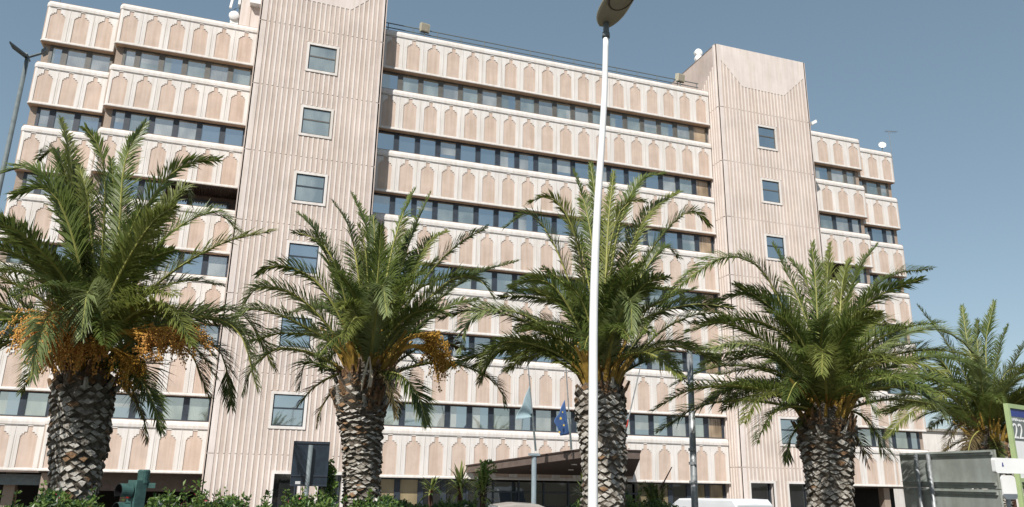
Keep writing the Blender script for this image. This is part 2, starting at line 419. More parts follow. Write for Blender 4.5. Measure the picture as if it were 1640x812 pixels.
# tower windows
TL = (-12.85, -6.65); TR = (13.22, 19.78); YT = -1.0
for k in range(1, 7):
    z1 = Z0+k*H-.02
    WINS.append([-10.33, -9.0, YT+.05, z1-1.36, z1, 'gA' if k > 3 else 'gB', 'greyframe' if k > 4 else 'navy', 'tower'])
    WINS.append([15.87, 17.06, YT+.05, z1-1.32, z1, 'gB', 'greyframe' if k > 4 else 'navy', 'tower'])
def score(W):
    u0, v0, _ = pix((W[0], W[2], W[3])); u1, v1, _ = pix((W[1], W[2], W[4]))
    if not (-5 < (u0+u1)/2 < 1645 and -5 < (v0+v1)/2 < 812): return 0
    return abs(u1-u0)*abs(v1-v0)*(1.6 if W[7] == 'tower' else 1)
WINS.sort(key=score, reverse=True)
for W in WINS[:99]:
    f = MB(W[6]); p = MB(W[5]); make_window(f, p, W)
    fo = put(f, 'window', bld); po = p.build('pane', fo)
    po.data.transform(Matrix.Translation(-Vector(bld.location)))
f = MB('navy'); p = MB('gA')
for W in WINS[99:]: make_window(f, p, W)
fo = put(f, 'window', bld); fo['kind'] = 'stuff'; po = p.build('pane', fo); po['kind'] = 'stuff'
po.data.transform(Matrix.Translation(-Vector(bld.location)))

# core walls behind everything
mb = MB('core', 'roof')
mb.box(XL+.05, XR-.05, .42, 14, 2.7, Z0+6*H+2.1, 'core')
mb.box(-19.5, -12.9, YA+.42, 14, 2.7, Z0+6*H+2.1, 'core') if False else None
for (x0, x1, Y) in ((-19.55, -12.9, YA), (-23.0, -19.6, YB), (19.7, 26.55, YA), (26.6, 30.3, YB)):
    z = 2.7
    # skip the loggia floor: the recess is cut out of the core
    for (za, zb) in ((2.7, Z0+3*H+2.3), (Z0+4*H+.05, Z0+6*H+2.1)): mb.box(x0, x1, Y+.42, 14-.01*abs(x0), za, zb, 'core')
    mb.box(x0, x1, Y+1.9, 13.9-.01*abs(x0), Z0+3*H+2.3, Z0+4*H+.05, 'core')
put(mb, 'wall', bld)
for (xa, xb, Y) in ((-19.52, -19.2, YA), (-23.02, -22.7, YB), (26.23, 26.55, YA), (30.03, 30.35, YB)):
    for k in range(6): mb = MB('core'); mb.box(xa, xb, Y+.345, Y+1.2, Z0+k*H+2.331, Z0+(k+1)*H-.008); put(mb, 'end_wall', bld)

# ribbed towers
def tower(x0, x1, win, ground, depth, lab):
    mb = MB('ribbed', 'rib', 'smooth')
    ZT = 28.25; zj = [Z0+.85+k*H for k in range(7)]
    y = YT
    # body, with its front face cut around the windows and openings
    holes = [(win[0], win[1], Z0+k*H-.02-win[2], Z0+k*H-.02) for k in range(1, 7)]+[(a, b, .1, 2.62) for a, b in ground]
    cuts = sorted({0., ZT}|{h[2] for h in holes}|{h[3] for h in holes}|set(zj))
    for za, zb in zip(cuts, cuts[1:]):
        hs = sorted((h[0], h[1]) for h in holes if h[2] <= za+1e-4 and h[3] >= zb-1e-4)
        xs = [x0]+[q for h in hs for q in h]+[x1]
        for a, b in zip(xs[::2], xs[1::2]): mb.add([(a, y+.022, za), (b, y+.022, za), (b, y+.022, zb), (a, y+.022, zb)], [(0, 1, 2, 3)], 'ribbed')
    for h in holes:
        d = .25 if h[3] < 3 else .1
        a, b, za, zb = h
        mb.add([(a, y+.022, za), (a, y+.022+d, za), (a, y+.022+d, zb), (a, y+.022, zb)], [(0, 1, 2, 3)], 'smooth')
        mb.add([(b, y+.022, za), (b, y+.022+d, za), (b, y+.022+d, zb), (b, y+.022, zb)], [(3, 2, 1, 0)], 'smooth')
        mb.add([(a, y+.022, zb), (b, y+.022, zb), (b, y+.022+d, zb), (a, y+.022+d, zb)], [(0, 1, 2, 3)], 'smooth')
    # sides, back, top
    mb.add([(x0+.05, y+.022, 0), (x0+.05, depth, 0), (x0+.05, depth, ZT), (x0+.05, y+.022, ZT)], [(0, 3, 2, 1)][::-1], 'ribbed')
    mb.add([(x1-.05, y+.022, 0), (x1-.05, depth, 0), (x1-.05, depth, ZT), (x1-.05, y+.022, ZT)], [(0, 1, 2, 3)], 'ribbed')
    mb.add([(x0+.05, depth, 0), (x1-.05, depth, 0), (x1-.05, depth, ZT), (x0+.05, depth, ZT)], [(3, 2, 1, 0)], 'ribbed')
    mb.add([(x0+.02, y+.02, ZT-.02), (x1-.02, y+.02, ZT-.02), (x1-.02, depth, ZT-.02), (x0+.02, depth, ZT-.02)], [(0, 1, 2, 3)], 'smooth')
    bounds = [0]+zj+[ZT]
    # smooth corner strips, chamfered
    for za, zb in zip(bounds, bounds[1:]):
        za += .02; zb -= .02
        zb = ZT if zb > ZT-.1 else zb
        for s in (0, 1):
            if s == 0: poly = [(x0, y+.16), (x0+.12, y), (x0+.36, y), (x0+.36, y+.022), (x0+.05, y+.022), (x0+.05, y+.3), (x0, y+.3)]
            else: poly = [(x1, y+.16), (x1, y+.3), (x1-.05, y+.3), (x1-.05, y+.022), (x1-.22, y+.022), (x1-.22, y), (x1-.12, y)]
            mb.slab(poly, za, zb, 'smooth')
    # ribs
    pitch = .236
    n = int((x1-.25-(x0+.40))/pitch)
    xs = [x0+.36+.14+i*(x1-.22-(x0+.36)-.14)/n for i in range(n)]
    def vz(x):    # lower edge of the smooth V field
        l, r_ = x-x0, x1-x
        if l < .62 or r_ < .62: return ZT
        if l < 1.78: return 26.95-(l-.62)*1.09
        if r_ < 1.80: return 26.75-(r_-.62)*.98
        return 25.66
    for x in xs:
        for za, zb in zip(bounds, bounds[1:]):
            za += .02; zb = min(zb-.02, vz(x)+.02)
            segs = [(za, zb)]
            for h in holes:
                if h[0]-.17 < x+.04 and x-.04 < h[1]+.17:
                    m_ = .16 if h[3] > 3 else .1
                    ns = []
                    for a, b in segs:
                        lo, hi = h[2]-m_, h[3]+m_
                        if hi <= a or lo >= b: ns.append((a, b)); continue
                        if lo > a: ns.append((a, lo))
                        if hi < b: ns.append((hi, b))
                    segs = ns
            for a, b in segs:
                if b-a > .03: mb.box(x-.036, x+.036, y, y+.06, a, b, 'rib')
    V = [(x0+.36, 27.2), (x0+.62, 26.95), (x0+1.78, 25.68), (x1-1.80, 25.62), (x1-.62, 26.72), (x1-.22, 27.1), (x1-.22, ZT), (x0+.36, ZT)]
    mb.prism(V, y+.003, y+.02, 'smooth')
    # ribs on the left flank
    yy = y+.45
    while yy < depth-.4:
        for za, zb in zip(bounds, bounds[1:]):
            zt = zb-.02
            if zb == ZT: zt = max(za+.3, min(ZT, 26.9-(yy-y-.4)*.75))
            mb.box(x0, x0+.06, yy-.036, yy+.036, za+.02, zt, 'rib')
        yy += pitch
    put(mb, 'tower', bld)['label'] = lab
    # ground floor surrounds and dark glazing in the openings
    fm = MB('white', 'navy', 'gE')
    for a, b in ground:
        s = .12
        fm.box(a-s, a, y-.02, y+.1, .1, 2.62+s, 'white'); fm.box(b, b+s, y-.02, y+.1, .1, 2.62+s, 'white'); fm.box(a, b, y-.02, y+.1, 2.62, 2.62+s, 'white')
        fm.add([(a, y+.29, .1), (b, y+.29, .1), (b, y+.29, 2.62), (a, y+.29, 2.62)], [(0, 1, 2, 3)], 'gE')
        fm.box(a, a+.05, y+.25, y+.285, .1, 2.62, 'navy'); fm.box(b-.12, b-.06, y+.25, y+.285, .1, 2.62, 'navy')
    put(fm, 'door', bld)
def gx(u): return atY(u, 785, YT).x
tower(*TL, (-10.33, -9.0, 1.36), [(gx(437), gx(476)), (gx(509), gx(546))], 6.5, 'left ribbed tower with a column of square windows')
tower(*TR, (15.87, 17.06, 1.32), [(gx(1203), gx(1240)), (gx(1264), gx(1298))], 7.0, 'right ribbed tower with a column of square windows')

# ground floor: centre walls, undercrofts with pillars
mb = MB('dark', 'brown', 'core')
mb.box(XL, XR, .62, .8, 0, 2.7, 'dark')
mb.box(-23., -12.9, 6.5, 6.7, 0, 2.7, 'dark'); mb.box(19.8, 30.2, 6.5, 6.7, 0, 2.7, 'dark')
mb.box(-22.9, -12.95, YA+.5, 6.4, 2.48, 2.56, 'brown'); mb.box(19.8, 30.2, YB+.4, 6.4, 2.44, 2.54, 'brown')
mb.box(-19.4, -12.95, YA+1.2, YA+1.5, 1.75, 2.47, 'brown')
put(mb, 'undercroft', bld)
for (x, Y) in ((-22.7, YB+.5), (-20.9, YB+.6), (-19.3, YA+.6), (-16.3, YA+2.4), (20.6, YA+.6), (23.4, YA+.6), (26.2, YA+.6), (29.8, YB+.6)):
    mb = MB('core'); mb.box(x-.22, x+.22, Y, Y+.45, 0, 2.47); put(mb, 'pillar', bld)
mb = MB('greypaint'); mb.box(-21.3, -19.5, YB+.15, YB+.4, 1.95, 2.4); put(mb, 'beam', bld)

# entrance lobby behind the canopy: dark glass doors
mb = MB('navy', 'gE')
for i in range(7):
    a = -1.05+i*1.3
    mb.add([(a, .5, .15), (a+1.25, .5, .15), (a+1.25, .5, 2.45), (a, .5, 2.45)], [(0, 1, 2, 3)], 'gE')
    mb.box(a-.04, a+.04, .44, .56, .1, 2.5, 'navy')
    mb.box(a, a+1.25, .45, .55, 1.95, 2.02, 'navy')
put(mb, 'entrance_door', bld)

# canopy
P0 = atY(750, 746, -.4); P0b = atY(750, 757.5, -.4)
PF = atY(972, 719, -7.0)
P2 = atY(1019, 760, -.4)
Zb = P0b.z; th = P0.z-Zb
zf = PF.z
def canopy():
    mb = MB('brown', 'darkbrown')
    A = [(P0.x, -.05, Zb), (PF.x-1.0, -7.0, zf-.36), (PF.x+1.5, -7.0, zf-.36), (max(P2.x, PF.x+1.6), -.05, Zb)]
    T = [(a[0], a[1], a[2]+.30) for a in A]
    mb.add(A+T, [(0, 3, 2, 1), (4, 5, 6, 7), (0, 1, 5, 4), (1, 2, 6, 5), (2, 3, 7, 6), (3, 0, 4, 7)][:1], 'darkbrown')
    mb.add(A+T, [(4, 5, 6, 7), (0, 1, 5, 4), (1, 2, 6, 5), (2, 3, 7, 6), (3, 0, 4, 7)], 'brown')
    o = put(mb, 'canopy', bld)
    # thin drip trim along the top
    mt = MB('darkbrown')
    for a, b in ((0, 1), (1, 2), (2, 3)):
        p, q = Vector(T[a]), Vector(T[b]); d = (q-p).normalized(); nn = Vector((-d.y, d.x, 0))*-1
        mt.obox((p+q)/2+Vector((0, 0, .03)), (q-p)/2, nn*.05, (0, 0, .03))
    t = mt.build('trim', o); t.data.transform(Matrix.Translation(-Vector(bld.location)))
    # round downlights in the underside
    for fx, fy in ((.25, .3), (.5, .35), (.7, .3), (.35, .65), (.6, .7)):
        y = -7*fy; k = fy
        xx = (A[0][0]*(1-k)+A[1][0]*k)*(1-fx)+(A[3][0]*(1-k)+A[2][0]*k)*fx
        zz = A[0][2]*(1-k)+A[1][2]*k
        ml = MB('whitep'); ml.tube([(xx, y, zz-.03), (xx, y, zz+.02)], .13, 12); l = ml.build('downlight', o)
        l.data.transform(Matrix.Translation(-Vector(bld.location)))
    return A
CA = canopy()
for u, v in ((855.5, 736), (993, 745)):
    p = atY(u, v, -6.6 if u < 900 else -6.4)
    mb = MB('bluegrey'); mb.tube([(p.x, p.y, .1), (p.x, p.y, p.z+.15)],   .10, 14)
    mb.box(p.x-.2, p.x+.2, p.y-.15, p.y+.15, p.z+.15, p.z+.24)
    c = put(mb, 'canopy_post', bld, False)

# penthouse beside the left tower
mb = MB('smooth', 'rib')
mb.box(-14.0, -12.86, 2.9, 7, Z0+6*H+2.0, 30.5, 'smooth')
mb.box(-13.5, -13.46, 2.88, 2.9, Z0+6*H+2.0, 30.5, 'ribbed')
mb.box(-13.55, -13.0, 2.5, 2.9, 27.1, 27.4, 'whitep')
put(mb, 'penthouse', bld)

# roof railing over the centre
mb = MB('slate')
ZP = Z0+6*H+2.3
for zz in (.28, .55, .82): mb.tube([(XL+.02, .7, ZP+zz), (XR-.2, .7, ZP+zz)], .03, 5)
for i in range(15): 
    x = XL+.3+i*(XR-XL-.6)/14
    mb.tube([(x, .7, ZP-.3), (x, .7, ZP+.84)], .025, 5)
put(mb, 'roof_railing', bld)

# ------------------------------------------------------------------ things fixed on the roof
def flood(u, v, label):
    p = atY(u, v, .6)
    r = empty('floodlight', (p.x, p.y, ZP-.1), label, 'floodlight', 'floodlights on the roof edge')
    mb = MB('slate'); mb.tube([(p.x, p.y, ZP-.1), (p.x, p.y, p.z-.15)], .035, 6); mb.box(p.x-.25, p.x+.25, p.y-.03, p.y+.03, p.z-.26, p.z-.2); put(mb, 'bracket', r)
    mb = MB('taupe', 'lampglass')
    mb.obox((p.x, p.y, p.z+.05), (.24, .05, 0), (-.03, .16, .06), (0, -.06, .22), 'taupe')
    mb.obox((p.x, p.y-.17, p.z-.02), (.20, .04, 0), (0, .012, .005), (0, -.05, .17), 'lampglass'); put(mb, 'lamp_head', r)
flood(680, 46, 'small brown floodlight on the roof edge beside the left tower')
flood(1089, 126, 'small brown floodlight on the roof edge next to the right tower')

def disc(mb, c, n, r, d, m, seg=20, dome=.3):
    c = Vector(c); n = Vector(n).normalized(); a = n.orthogonal().normalized(); b = n.cross(a)
    rings = [(r, 0), (r, d), (r*.8, d+r*dome*.5), (r*.45, d+r*dome*.85), (r*.02, d+r*dome)]
    vs = []; fs = []
    for rr_, h in rings:
        for k in range(seg):
            an = 2*math.pi*k/seg; vs.append(c+n*h+(a*math.cos(an)+b*math.sin(an))*rr_)
    for i in range(len(rings)-1):
        for k in range(seg): fs.append((i*seg+k, i*seg+(k+1) % seg, (i+1)*seg+(k+1) % seg, (i+1)*seg+k))
    fs.append(list(range(seg-1, -1, -1))); fs.append([4*seg+k for k in range(seg)])
    mb.add(vs, fs, m)
# twin white drum antennas on the roof by the right tower
p = atY(1118, 90, 1.6)
r = empty('twin_drum_antenna', (p.x+.25, 1.9, ZP-.2), 'pair of white round drum antennas stacked on a mast by the right tower', 'antenna')
mb = MB('greypaint'); mb.tube([(p.x+.2, 1.9, ZP-.2), (p.x+.2, 1.9, p.z+.4)], .045, 7); put(mb, 'mast', r)
for dz in (.20, -.22):
    mb = MB('whitep'); disc(mb, (p.x, 1.65, p.z+dz), (-.15, -1, -.05), .25, .22, 'whitep'); put(mb, 'drum', r)
    # arm to the mast
    mb = MB('greypaint'); mb.tube([(p.x, 1.66, p.z+dz), (p.x+.2, 1.9, p.z+dz)], .03, 6); put(mb, 'arm', r)
# white lamp on right side of right tower
p = atY(1297, 198, -.2)
r = empty('side_floodlight', (19.8, -.2, p.z), 'white wedge shaped floodlight on the outer side of the right tower', 'floodlight')
mb = MB('whitep'); mb.obox((p.x+.18, -.2, p.z+.05), (.2, 0, .12), (0, .2, 0), (-.03, 0, .09)); put(mb, 'lamp_head', r)
mb = MB('greypaint'); mb.obox((19.9, -.2, p.z-.08), (.14, 0, .12), (0, .03, 0), (.02, 0, -.03)); put(mb, 'bracket', r)
# dish on the right wing
p = atY(1413, 232, 4.4)
r = empty('satellite_dish', (p.x, 4.4, ZP-.2), 'small white satellite dish on the roof of the outermost right wing', 'satellite dish')
mb = MB('whitep'); disc(mb, (p.x, 4.4, p.z), (-.6, -1, .2), .26, .02, 'whitep', dome=-.35); put(mb, 'dish', r)
mb = MB('greypaint'); mb.tube([(p.x, 4.45, ZP-.2), (p.x, 4.45, p.z)], .03, 6); mb.tube([(p.x, 4.4, p.z-.2), (p.x-.25, 3.95, p.z+.02)], .015, 5); put(mb, 'mast', r)
p = atY(1432, 212, 5.4)
r = empty('aerial', (p.x-.9, 5.4, ZP-.2), 'thin pale television aerial above the outermost right wing', 'aerial')
mb = MB('steel'); mb.tube([(p.x-.5, 5.4, ZP-.2), (p.x-.5, 5.4, p.z)], .02, 5); put(mb, 'mast', r)
mb = MB('steel'); mb.tube([(p.x-.9, 5.4, p.z-.05), (p.x+.3, 5.4, p.z+.1)], .02, 5)
for i in range(6): x = p.x-.8+i*.2; mb.tube([(x, 5.2, p.z-.04+i*.02), (x, 5.6, p.z-.04+i*.02)], .01, 4)
put(mb, 'boom', r)
# antenna cluster by the left tower
p = atY(376, 33, 3.3)
r = empty('radio_mast', (p.x+.15, 3.6, ZP-.2), 'grey mast with white panel antennas and a white drum beside the left tower', 'antenna mast')
mb = MB('greypaint'); mb.tube([(p.x+.15, 3.6, ZP-.2), (p.x+.15, 3.6, 29.6)], .05, 7)
for zz in (26.9, 27.8, 28.7): mb.tube([(p.x-.25, 3.5, zz), (p.x+.5, 3.5, zz)], .025, 5)
for zz in (26.9, 27.8): mb.tube([(p.x-.25, 3.5, zz), (p.x+.5, 3.5, zz+.9)], .018, 5)
put(mb, 'mast', r)
mb = MB('whitep'); disc(mb, (p.x-.02, 3.2, p.z+.12), (-.1, -1, -.1), .27, .25, 'whitep'); mb.box(p.x-.22, p.x+.2, 3.05, 3.35, p.z-.35, p.z+.05); put(mb, 'drum', r)
for dx, zz, t in ((-.25, 27.0, .06), (.12, 27.3, 0), (.38, 27.1, 0)):
    mb = MB('whitep'); mb.obox((p.x+dx, 3.3, zz+.6), (.06, 0, 0), (0, .06, 0), (t, 0, .6)); put(mb, 'panel_antenna', r)
p = atY(95, 4, 4.2)
mb = MB('greypaint'); mb.tube([(p.x, 4.2, ZP-.2), (p.x, 4.2, ZP+1.3)], .03, 6); mb.tube([(p.x, 4.2, ZP+.1), (p.x, 4.2, ZP+.35)], .09, 8)
r = empty('whip_antenna', (p.x, 4.2, ZP-.2), 'thin whip antenna on the roof of the outermost left wing', 'antenna'); put(mb, 'rod', r)

# ------------------------------------------------------------------ flagpoles on the canopy
def flagpole(pb, pt, Yb, Yt, label):
    a = atY(*pb, Yb); b = atY(*pt, Yt)
    r = empty('flagpole', a, label, 'flagpole', 'flagpoles fanned out over the canopy')
    mb = MB('slate', 'steel'); k = (b-a)
    mb.tube([a, a+k*.25], .045, 8, 'slate'); mb.tube([a+k*.25, b], [.03, .022], 8, 'steel'); put(mb, 'pole', r)
    mb = MB('steel'); mb.tube([b, b+k.normalized()*.08], .04, 8); put(mb, 'finial', r)
    return a, b
def cloth(name, path_top, bottoms, m, label, cat, amp=.05, extra=None):
    """limp flag: hoist edge along the pole (path_top) and gathered folds hanging to bottoms (lists of points)"""
    mb = MB(m); n = len(path_top); c = len(bottoms[0]) if False else 0
    rows = 14; cols = 14; A = [Vector(q) for q in path_top]; B = [Vector(q) for q in bottoms]
    vs = []
    for i in range(rows+1):
        t = i/rows
        p = A[0].lerp(A[1], t); q = B[0].lerp(B[1], t)
        for j in range(cols+1):
            s = j/cols
            w = p.lerp(q, s)
            w += Vector((0, 1, 0))*amp*math.sin(s*9+t*2.2)*(.3+s)+Vector((1, 0, 0))*amp*.35*math.sin(s*13+t*4)*s
            vs.append(w)
    fs = [(i*(cols+1)+j, i*(cols+1)+j+1, (i+1)*(cols+1)+j+1, (i+1)*(cols+1)+j) for i in range(rows) for j in range(cols)]
    mb.add(vs, fs)
    o = empty(name, A[0], label, cat, 'flags hanging on the canopy flagpoles')
    c = put(mb, 'cloth', o, True)
    sm = c.modifiers.new('thick', 'SOLIDIFY'); sm.thickness = .006
    return o
YF = -6.7
a, b = flagpole((858, 722), (838, 500), YF, YF-.6, 'left flagpole on the canopy with the pale blue flag')
cloth('flag', [atY(848, 618, YF-.3), atY(852.5, 660, YF-.2)], [atY(826, 672, YF-.3), atY(850, 668, YF-.2)], 'flagteal', 'limp pale blue flag on the left canopy flagpole', 'flag', .07)
a, b = flagpole((915, 720), (902, 520), YF, YF-.6, 'middle flagpole on the canopy with the dark blue flag')
f = cloth('flag', [atY(904.5, 640, YF-.35), atY(912, 696, YF-.15)], [atY(888, 676, YF-.35), atY(897, 698, YF-.15)], 'flagblue', 'limp dark blue flag with gold stars on the middle canopy flagpole', 'flag', .06)
ms = MB('yellow', 'flagwhite')
for u, v, s_ in ((898, 670, 1), (903, 681, .8), (896, 692, .8), (901, 660, .6)):
    c = atY(u, v, YF-.55); pts = []
    for k in range(10):
        rr_ = (.07 if k % 2 == 0 else .03)*s_; an = math.pi/2+k*math.pi/5; pts.append((c.x+rr_*math.cos(an), c.z+rr_*math.sin(an)))
    ms.prism(pts[::-1][::-1], c.y-.003, c.y+.003, 'yellow')
put(ms, 'star', f)
a, b = flagpole((997, 712), (1032, 560), YF+.3, YF-.3, 'right flagpole leaning right above the canopy')
f = cloth('flag', [atY(1011, 655, YF-.1), atY(1004, 685, YF)], [atY(999, 690, YF-.1), atY(998, 694, YF)], 'flagwhite', 'furled white and red flag on the right leaning flagpole', 'flag', .03)
mb = MB('flagred'); q0 = atY(1006, 672, YF-.16); q1 = atY(1000, 690, YF-.1); mb.tube([q0, (q0+q1)/2+Vector((.02, -.02, 0)), q1], [.02, .04, .03], 7); put(mb, 'red_stripe', f, True)

# ------------------------------------------------------------------ palms
YP = -25.4
def catmull(P, n):
    out = []
    P = [P[0]+(P[0]-P[1])]+P+[P[-1]+(P[-1]-P[-2])]
    segs = len(P)-3
    for i in range(n+1):
        t = i/n*segs; k = min(int(t), segs-1); t -= k
        a, b, c, d = P[k:k+4]
        out.append(.5*((2*b)+(c-a)*t+(2*a-5*b+4*c-d)*t*t+(3*b-a-3*c+d)*t**3))
    return out
def frond(mb, P, leaf, rng, L=.42, dens=1., twist=None, petiole=True):
    C = catmull(P, 40)
    # arc length table
    acc = [0]
    for i in range(40): acc.append(acc[-1]+(C[i+1]-C[i]).length)
    T = acc[-1]
    def at(s):
        s = max(0, min(T*.9999, s))
        lo = 0
        for i in range(40):
            if acc[i+1] >= s: lo = i; break
        k = (s-acc[lo])/max(1e-6, acc[lo+1]-acc[lo])
        return C[lo].lerp(C[lo+1], k), (C[lo+1]-C[lo]).normalized()
    rad = Vector((C[-1].x-C[0].x, C[-1].y-C[0].y, 0))
    if rad.length < .15: rad = Vector((rng.uniform(-1, 1), rng.uniform(-1, 1), 0))
    rad.normalize()
    side0 = Vector((0, 0, 1)).cross(rad)
    tw = twist if twist is not None else rng.uniform(-.75, .75)
    # rachis
    np_ = 14
    rp = [at(T*i/np_)[0] for i in range(np_+1)]
    cut = 3
    mb.tube(rp[:cut+1], [.045, .034, .027, .022], 5, 'petiole')
    mb.tube(rp[cut:], [.022*(1-.75*i/(np_-cut)) for i in range(np_-cut+1)], 4, 'rachis')
    N = int(T/.0165*dens)
    for i in range(N):
        f = (i+.5)/N
        if f < .10: continue
        p, t = at(T*f)
        s = side0-t*side0.dot(t)
        if s.length < .05: continue
        s.normalize(); n = s.cross(t)
        if n.z < 0 and abs(t.z) < .95: n = -n
        a = tw*(.4+.6*f); s2 = s*math.cos(a)+n*math.sin(a); n2 = n*math.cos(a)-s*math.sin(a)
        ln = L*(min(1, (f-.06)/.22)**.8)*(1 if f < .72 else max(.30, 1-(f-.72)/.28*.72))
        al = R(52-28*f)
        for sg in (-1, 1):
            l = ln*rng.uniform(.8, 1.1); aa = al+rng.uniform(-.13, .13); v = rng.uniform(-.05, .85)
            d = (t*math.cos(aa)+s2*sg*math.sin(aa)+n2*v*.6).normalized()
            w = .0095+.005*rng.random()
            wd = (t-d*t.dot(d)).normalized()*w*.9+n2*w*.35
            droop = Vector((0, 0, -1))*l*rng.uniform(.06, .30)
            p1 = p+d*l*.5; p2 = p+d*l+droop
            o = len(mb.v)
            mb.v += [tuple(p-wd*.5), tuple(p+wd*.5), tuple(p1+wd), tuple(p1-wd), tuple(p2)]
            mb.f += [[o, o+1, o+2, o+3], [o+3, o+2, o+4]]
            k = mb.m(leaf); mb.mi += [k, k]
def palm(cfg):
    rng = random.Random(cfg['seed'])
    bu, bv = cfg['base']; Y = cfg['Y']; B = atY(bu, bv, Y)
    root = empty('palm_tree', (B.x, Y, .1), cfg['label'], 'palm tree', 'date palms in a row along the road')
    # trunk axis: follows the photographed trunk
    ax = [atY(u, v, Y) for u, v, w in cfg['trunk']]; wd = [w*(Y-CAM.y)/FOC*.5*1.0/ray(cfg['trunk'][0][0], cfg['trunk'][0][1]).y for u, v, w in cfg['trunk']]
    ax = [Vector((ax[0].x, Y, .05))]+ax; wd = [wd[0]*1.08]+wd
    def prof(z):
        for i in range(len(ax)-1):
            if z <= ax[i+1].z or i == len(ax)-2:
                k = max(0, min(1, (z-ax[i].z)/(ax[i+1].z-ax[i].z))); k2 = k*k*(3-2*k)
                return ax[i].x*(1-k)+ax[i+1].x*k, wd[i]*(1-k2)+wd[i+1]*k2
    ztop = ax[-1].z
    mb = MB('trunkd', 'boot', 'bootb')
    zs = [.05+(ztop-.05)*i/40 for i in range(41)]
    mb.tube([(prof(z)[0], Y, z) for z in zs], [prof(z)[1]*.86 for z in zs], 28, 'trunkd')
    z = max(.1, ztop-4.2); row = 0; nb = cfg['nb']
    while z < ztop-.02:
        x, r_ = prof(z); f = max(0, (z-(ztop-cfg['rough']))/cfg['rough'])   # towards the crown: brown, ragged stubs
        dz = cfg['dz']*(1 if z > cfg.get('zdense', -9) else .62)
        hw = math.pi*r_/nb*1.02
        for i in range(nb):
            an = 2*math.pi*(i+.5*(row % 2))/nb+rng.uniform(-.07, .07)+row*.035
            cx, sy = math.cos(an), math.sin(an)
            if sy > .45: continue
            out = Vector((cx, sy, 0)); tg = Vector((-sy, cx, 0)); up = Vector((0, 0, 1))
            c = Vector((x, Y, z+rng.uniform(-.02, .02)))+out*r_*.86
            pr = rng.uniform(.008, .048)*(1+f*1.2); sc = rng.uniform(.80, 1.15); h = dz*1.0
            base = [c-tg*hw, c-up*h*.95, c+tg*hw, c+up*h*.95]
            tilt = tg*rng.uniform(-.015, .015)+up*rng.uniform(-.015, .03)+up*f*.10
            cc = c+out*pr+tilt
            k2 = sc*.84
            j_ = lambda: tg*rng.uniform(-.012, .012)+up*rng.uniform(-.012, .012)
            tip = [cc-tg*hw*k2+j_(), cc-up*h*k2*.8+out*.012+j_(), cc+tg*hw*k2+j_(), cc+up*h*k2*.75-out*.02+j_()]
            q_ = rng.random(); mk = 'bootb' if q_ < .08+f*.85 else ('bootg' if q_ < .42 else 'boot')
            if rng.random() < .05: continue
            mb.add(base+tip, [(0, 1, 5, 4), (1, 2, 6, 5), (2, 3, 7, 6), (3, 0, 4, 7)], 'trunkd')
            mb.add(tip, [(0, 1, 2, 3)], mk)
            if f > .35 and rng.random() < .4:   # broken petiole stub pointing up and out
                l = rng.uniform(.08, .22)
                mb.tube([cc, cc+out*l*.5+up*l+tg*rng.uniform(-.04, .04)], [.035, .02], 4, mk)
        z += dz; row += 1
    # crown boss
    x, r_ = prof(ztop)
    mb.tube([(x, Y, ztop-.05), (x, Y, ztop+.15), (x, Y, ztop+.3), (x, Y, ztop+.5)], [r_*.9, r_*.75, r_*.5, r_*.2], 18, 'trunkd')
    put(mb, 'trunk', root)
    # crown
    mb = MB('leafA', 'leafB', 'leafC', 'leafD', 'leafE', 'rachis', 'petiole')
    K = cfg.get('L', .42)
    for e in cfg['fronds']:
        D, leaf, pts = e
        W = []
        n = len(pts)
        for i, q in enumerate(pts):
            d = q[2] if len(q) > 2 else D*(i/(n-1))
            W.append(atY(q[0], q[1], Y+d))
        frond(mb, W, leaf, rng, K)
    C = Vector((x, Y, ztop+.15)); rad = cfg['rad']
    for i in range(cfg['fill']):
        az = rng.choice((-90, 90))+rng.gauss(0, 38); el = rng.uniform(32, 82)
        ln = rad*rng.uniform(.65, .95)
        d = Vector((math.cos(R(az)), math.sin(R(az)), 0)); P = [C+d*.1]
        e_ = el; p = C.copy()
        for k in range(5):
            p = p+(d*math.cos(R(e_))+Vector((0, 0, 1))*math.sin(R(e_)))*ln/5; P.append(p.copy()); e_ -= rng.uniform(10, 24)
        frond(mb, P, rng.choice(cfg.get('fillmats', ['leafA', 'leafA', 'leafB', 'leafE'])), rng, K*.95)
    for i in range(cfg.get('low', 8)):      # drooping old fronds
        az = rng.uniform(0, 360); el = rng.uniform(-15, 12); ln = rad*rng.uniform(.4, .62)
        if abs(math.cos(R(az))) > .75: ln *= .7
        d = Vector((math.cos(R(az)), math.sin(R(az)), 0)); P = [C]; e_ = el; p = C.copy()
        for k in range(4):
            p = p+(d*math.cos(R(e_))+Vector((0, 0, 1))*math.sin(R(e_)))*ln/4; P.append(p.copy()); e_ -= rng.uniform(12, 26)
        frond(mb, P, rng.choice(['leafB', 'leafD', 'leafB']), rng, K*.7)
    for i in range(cfg.get('dead', 2)):
        az = rng.choice([rng.uniform(-50, 50), rng.uniform(130, 230)]); d = Vector((math.cos(R(az)), math.sin(R(az)), 0)); P = [C+d*.1]; p = C.copy(); e_ = rng.uniform(-25, 5)
        for k in range(4):
            p = p+(d*math.cos(R(e_))+Vector((0, 0, 1))*math.sin(R(e_)))*rad*.42/4; P.append(p.copy()); e_ -= rng.uniform(14, 26)
        frond(mb, P, 'leafD', rng, K*.55, .6)
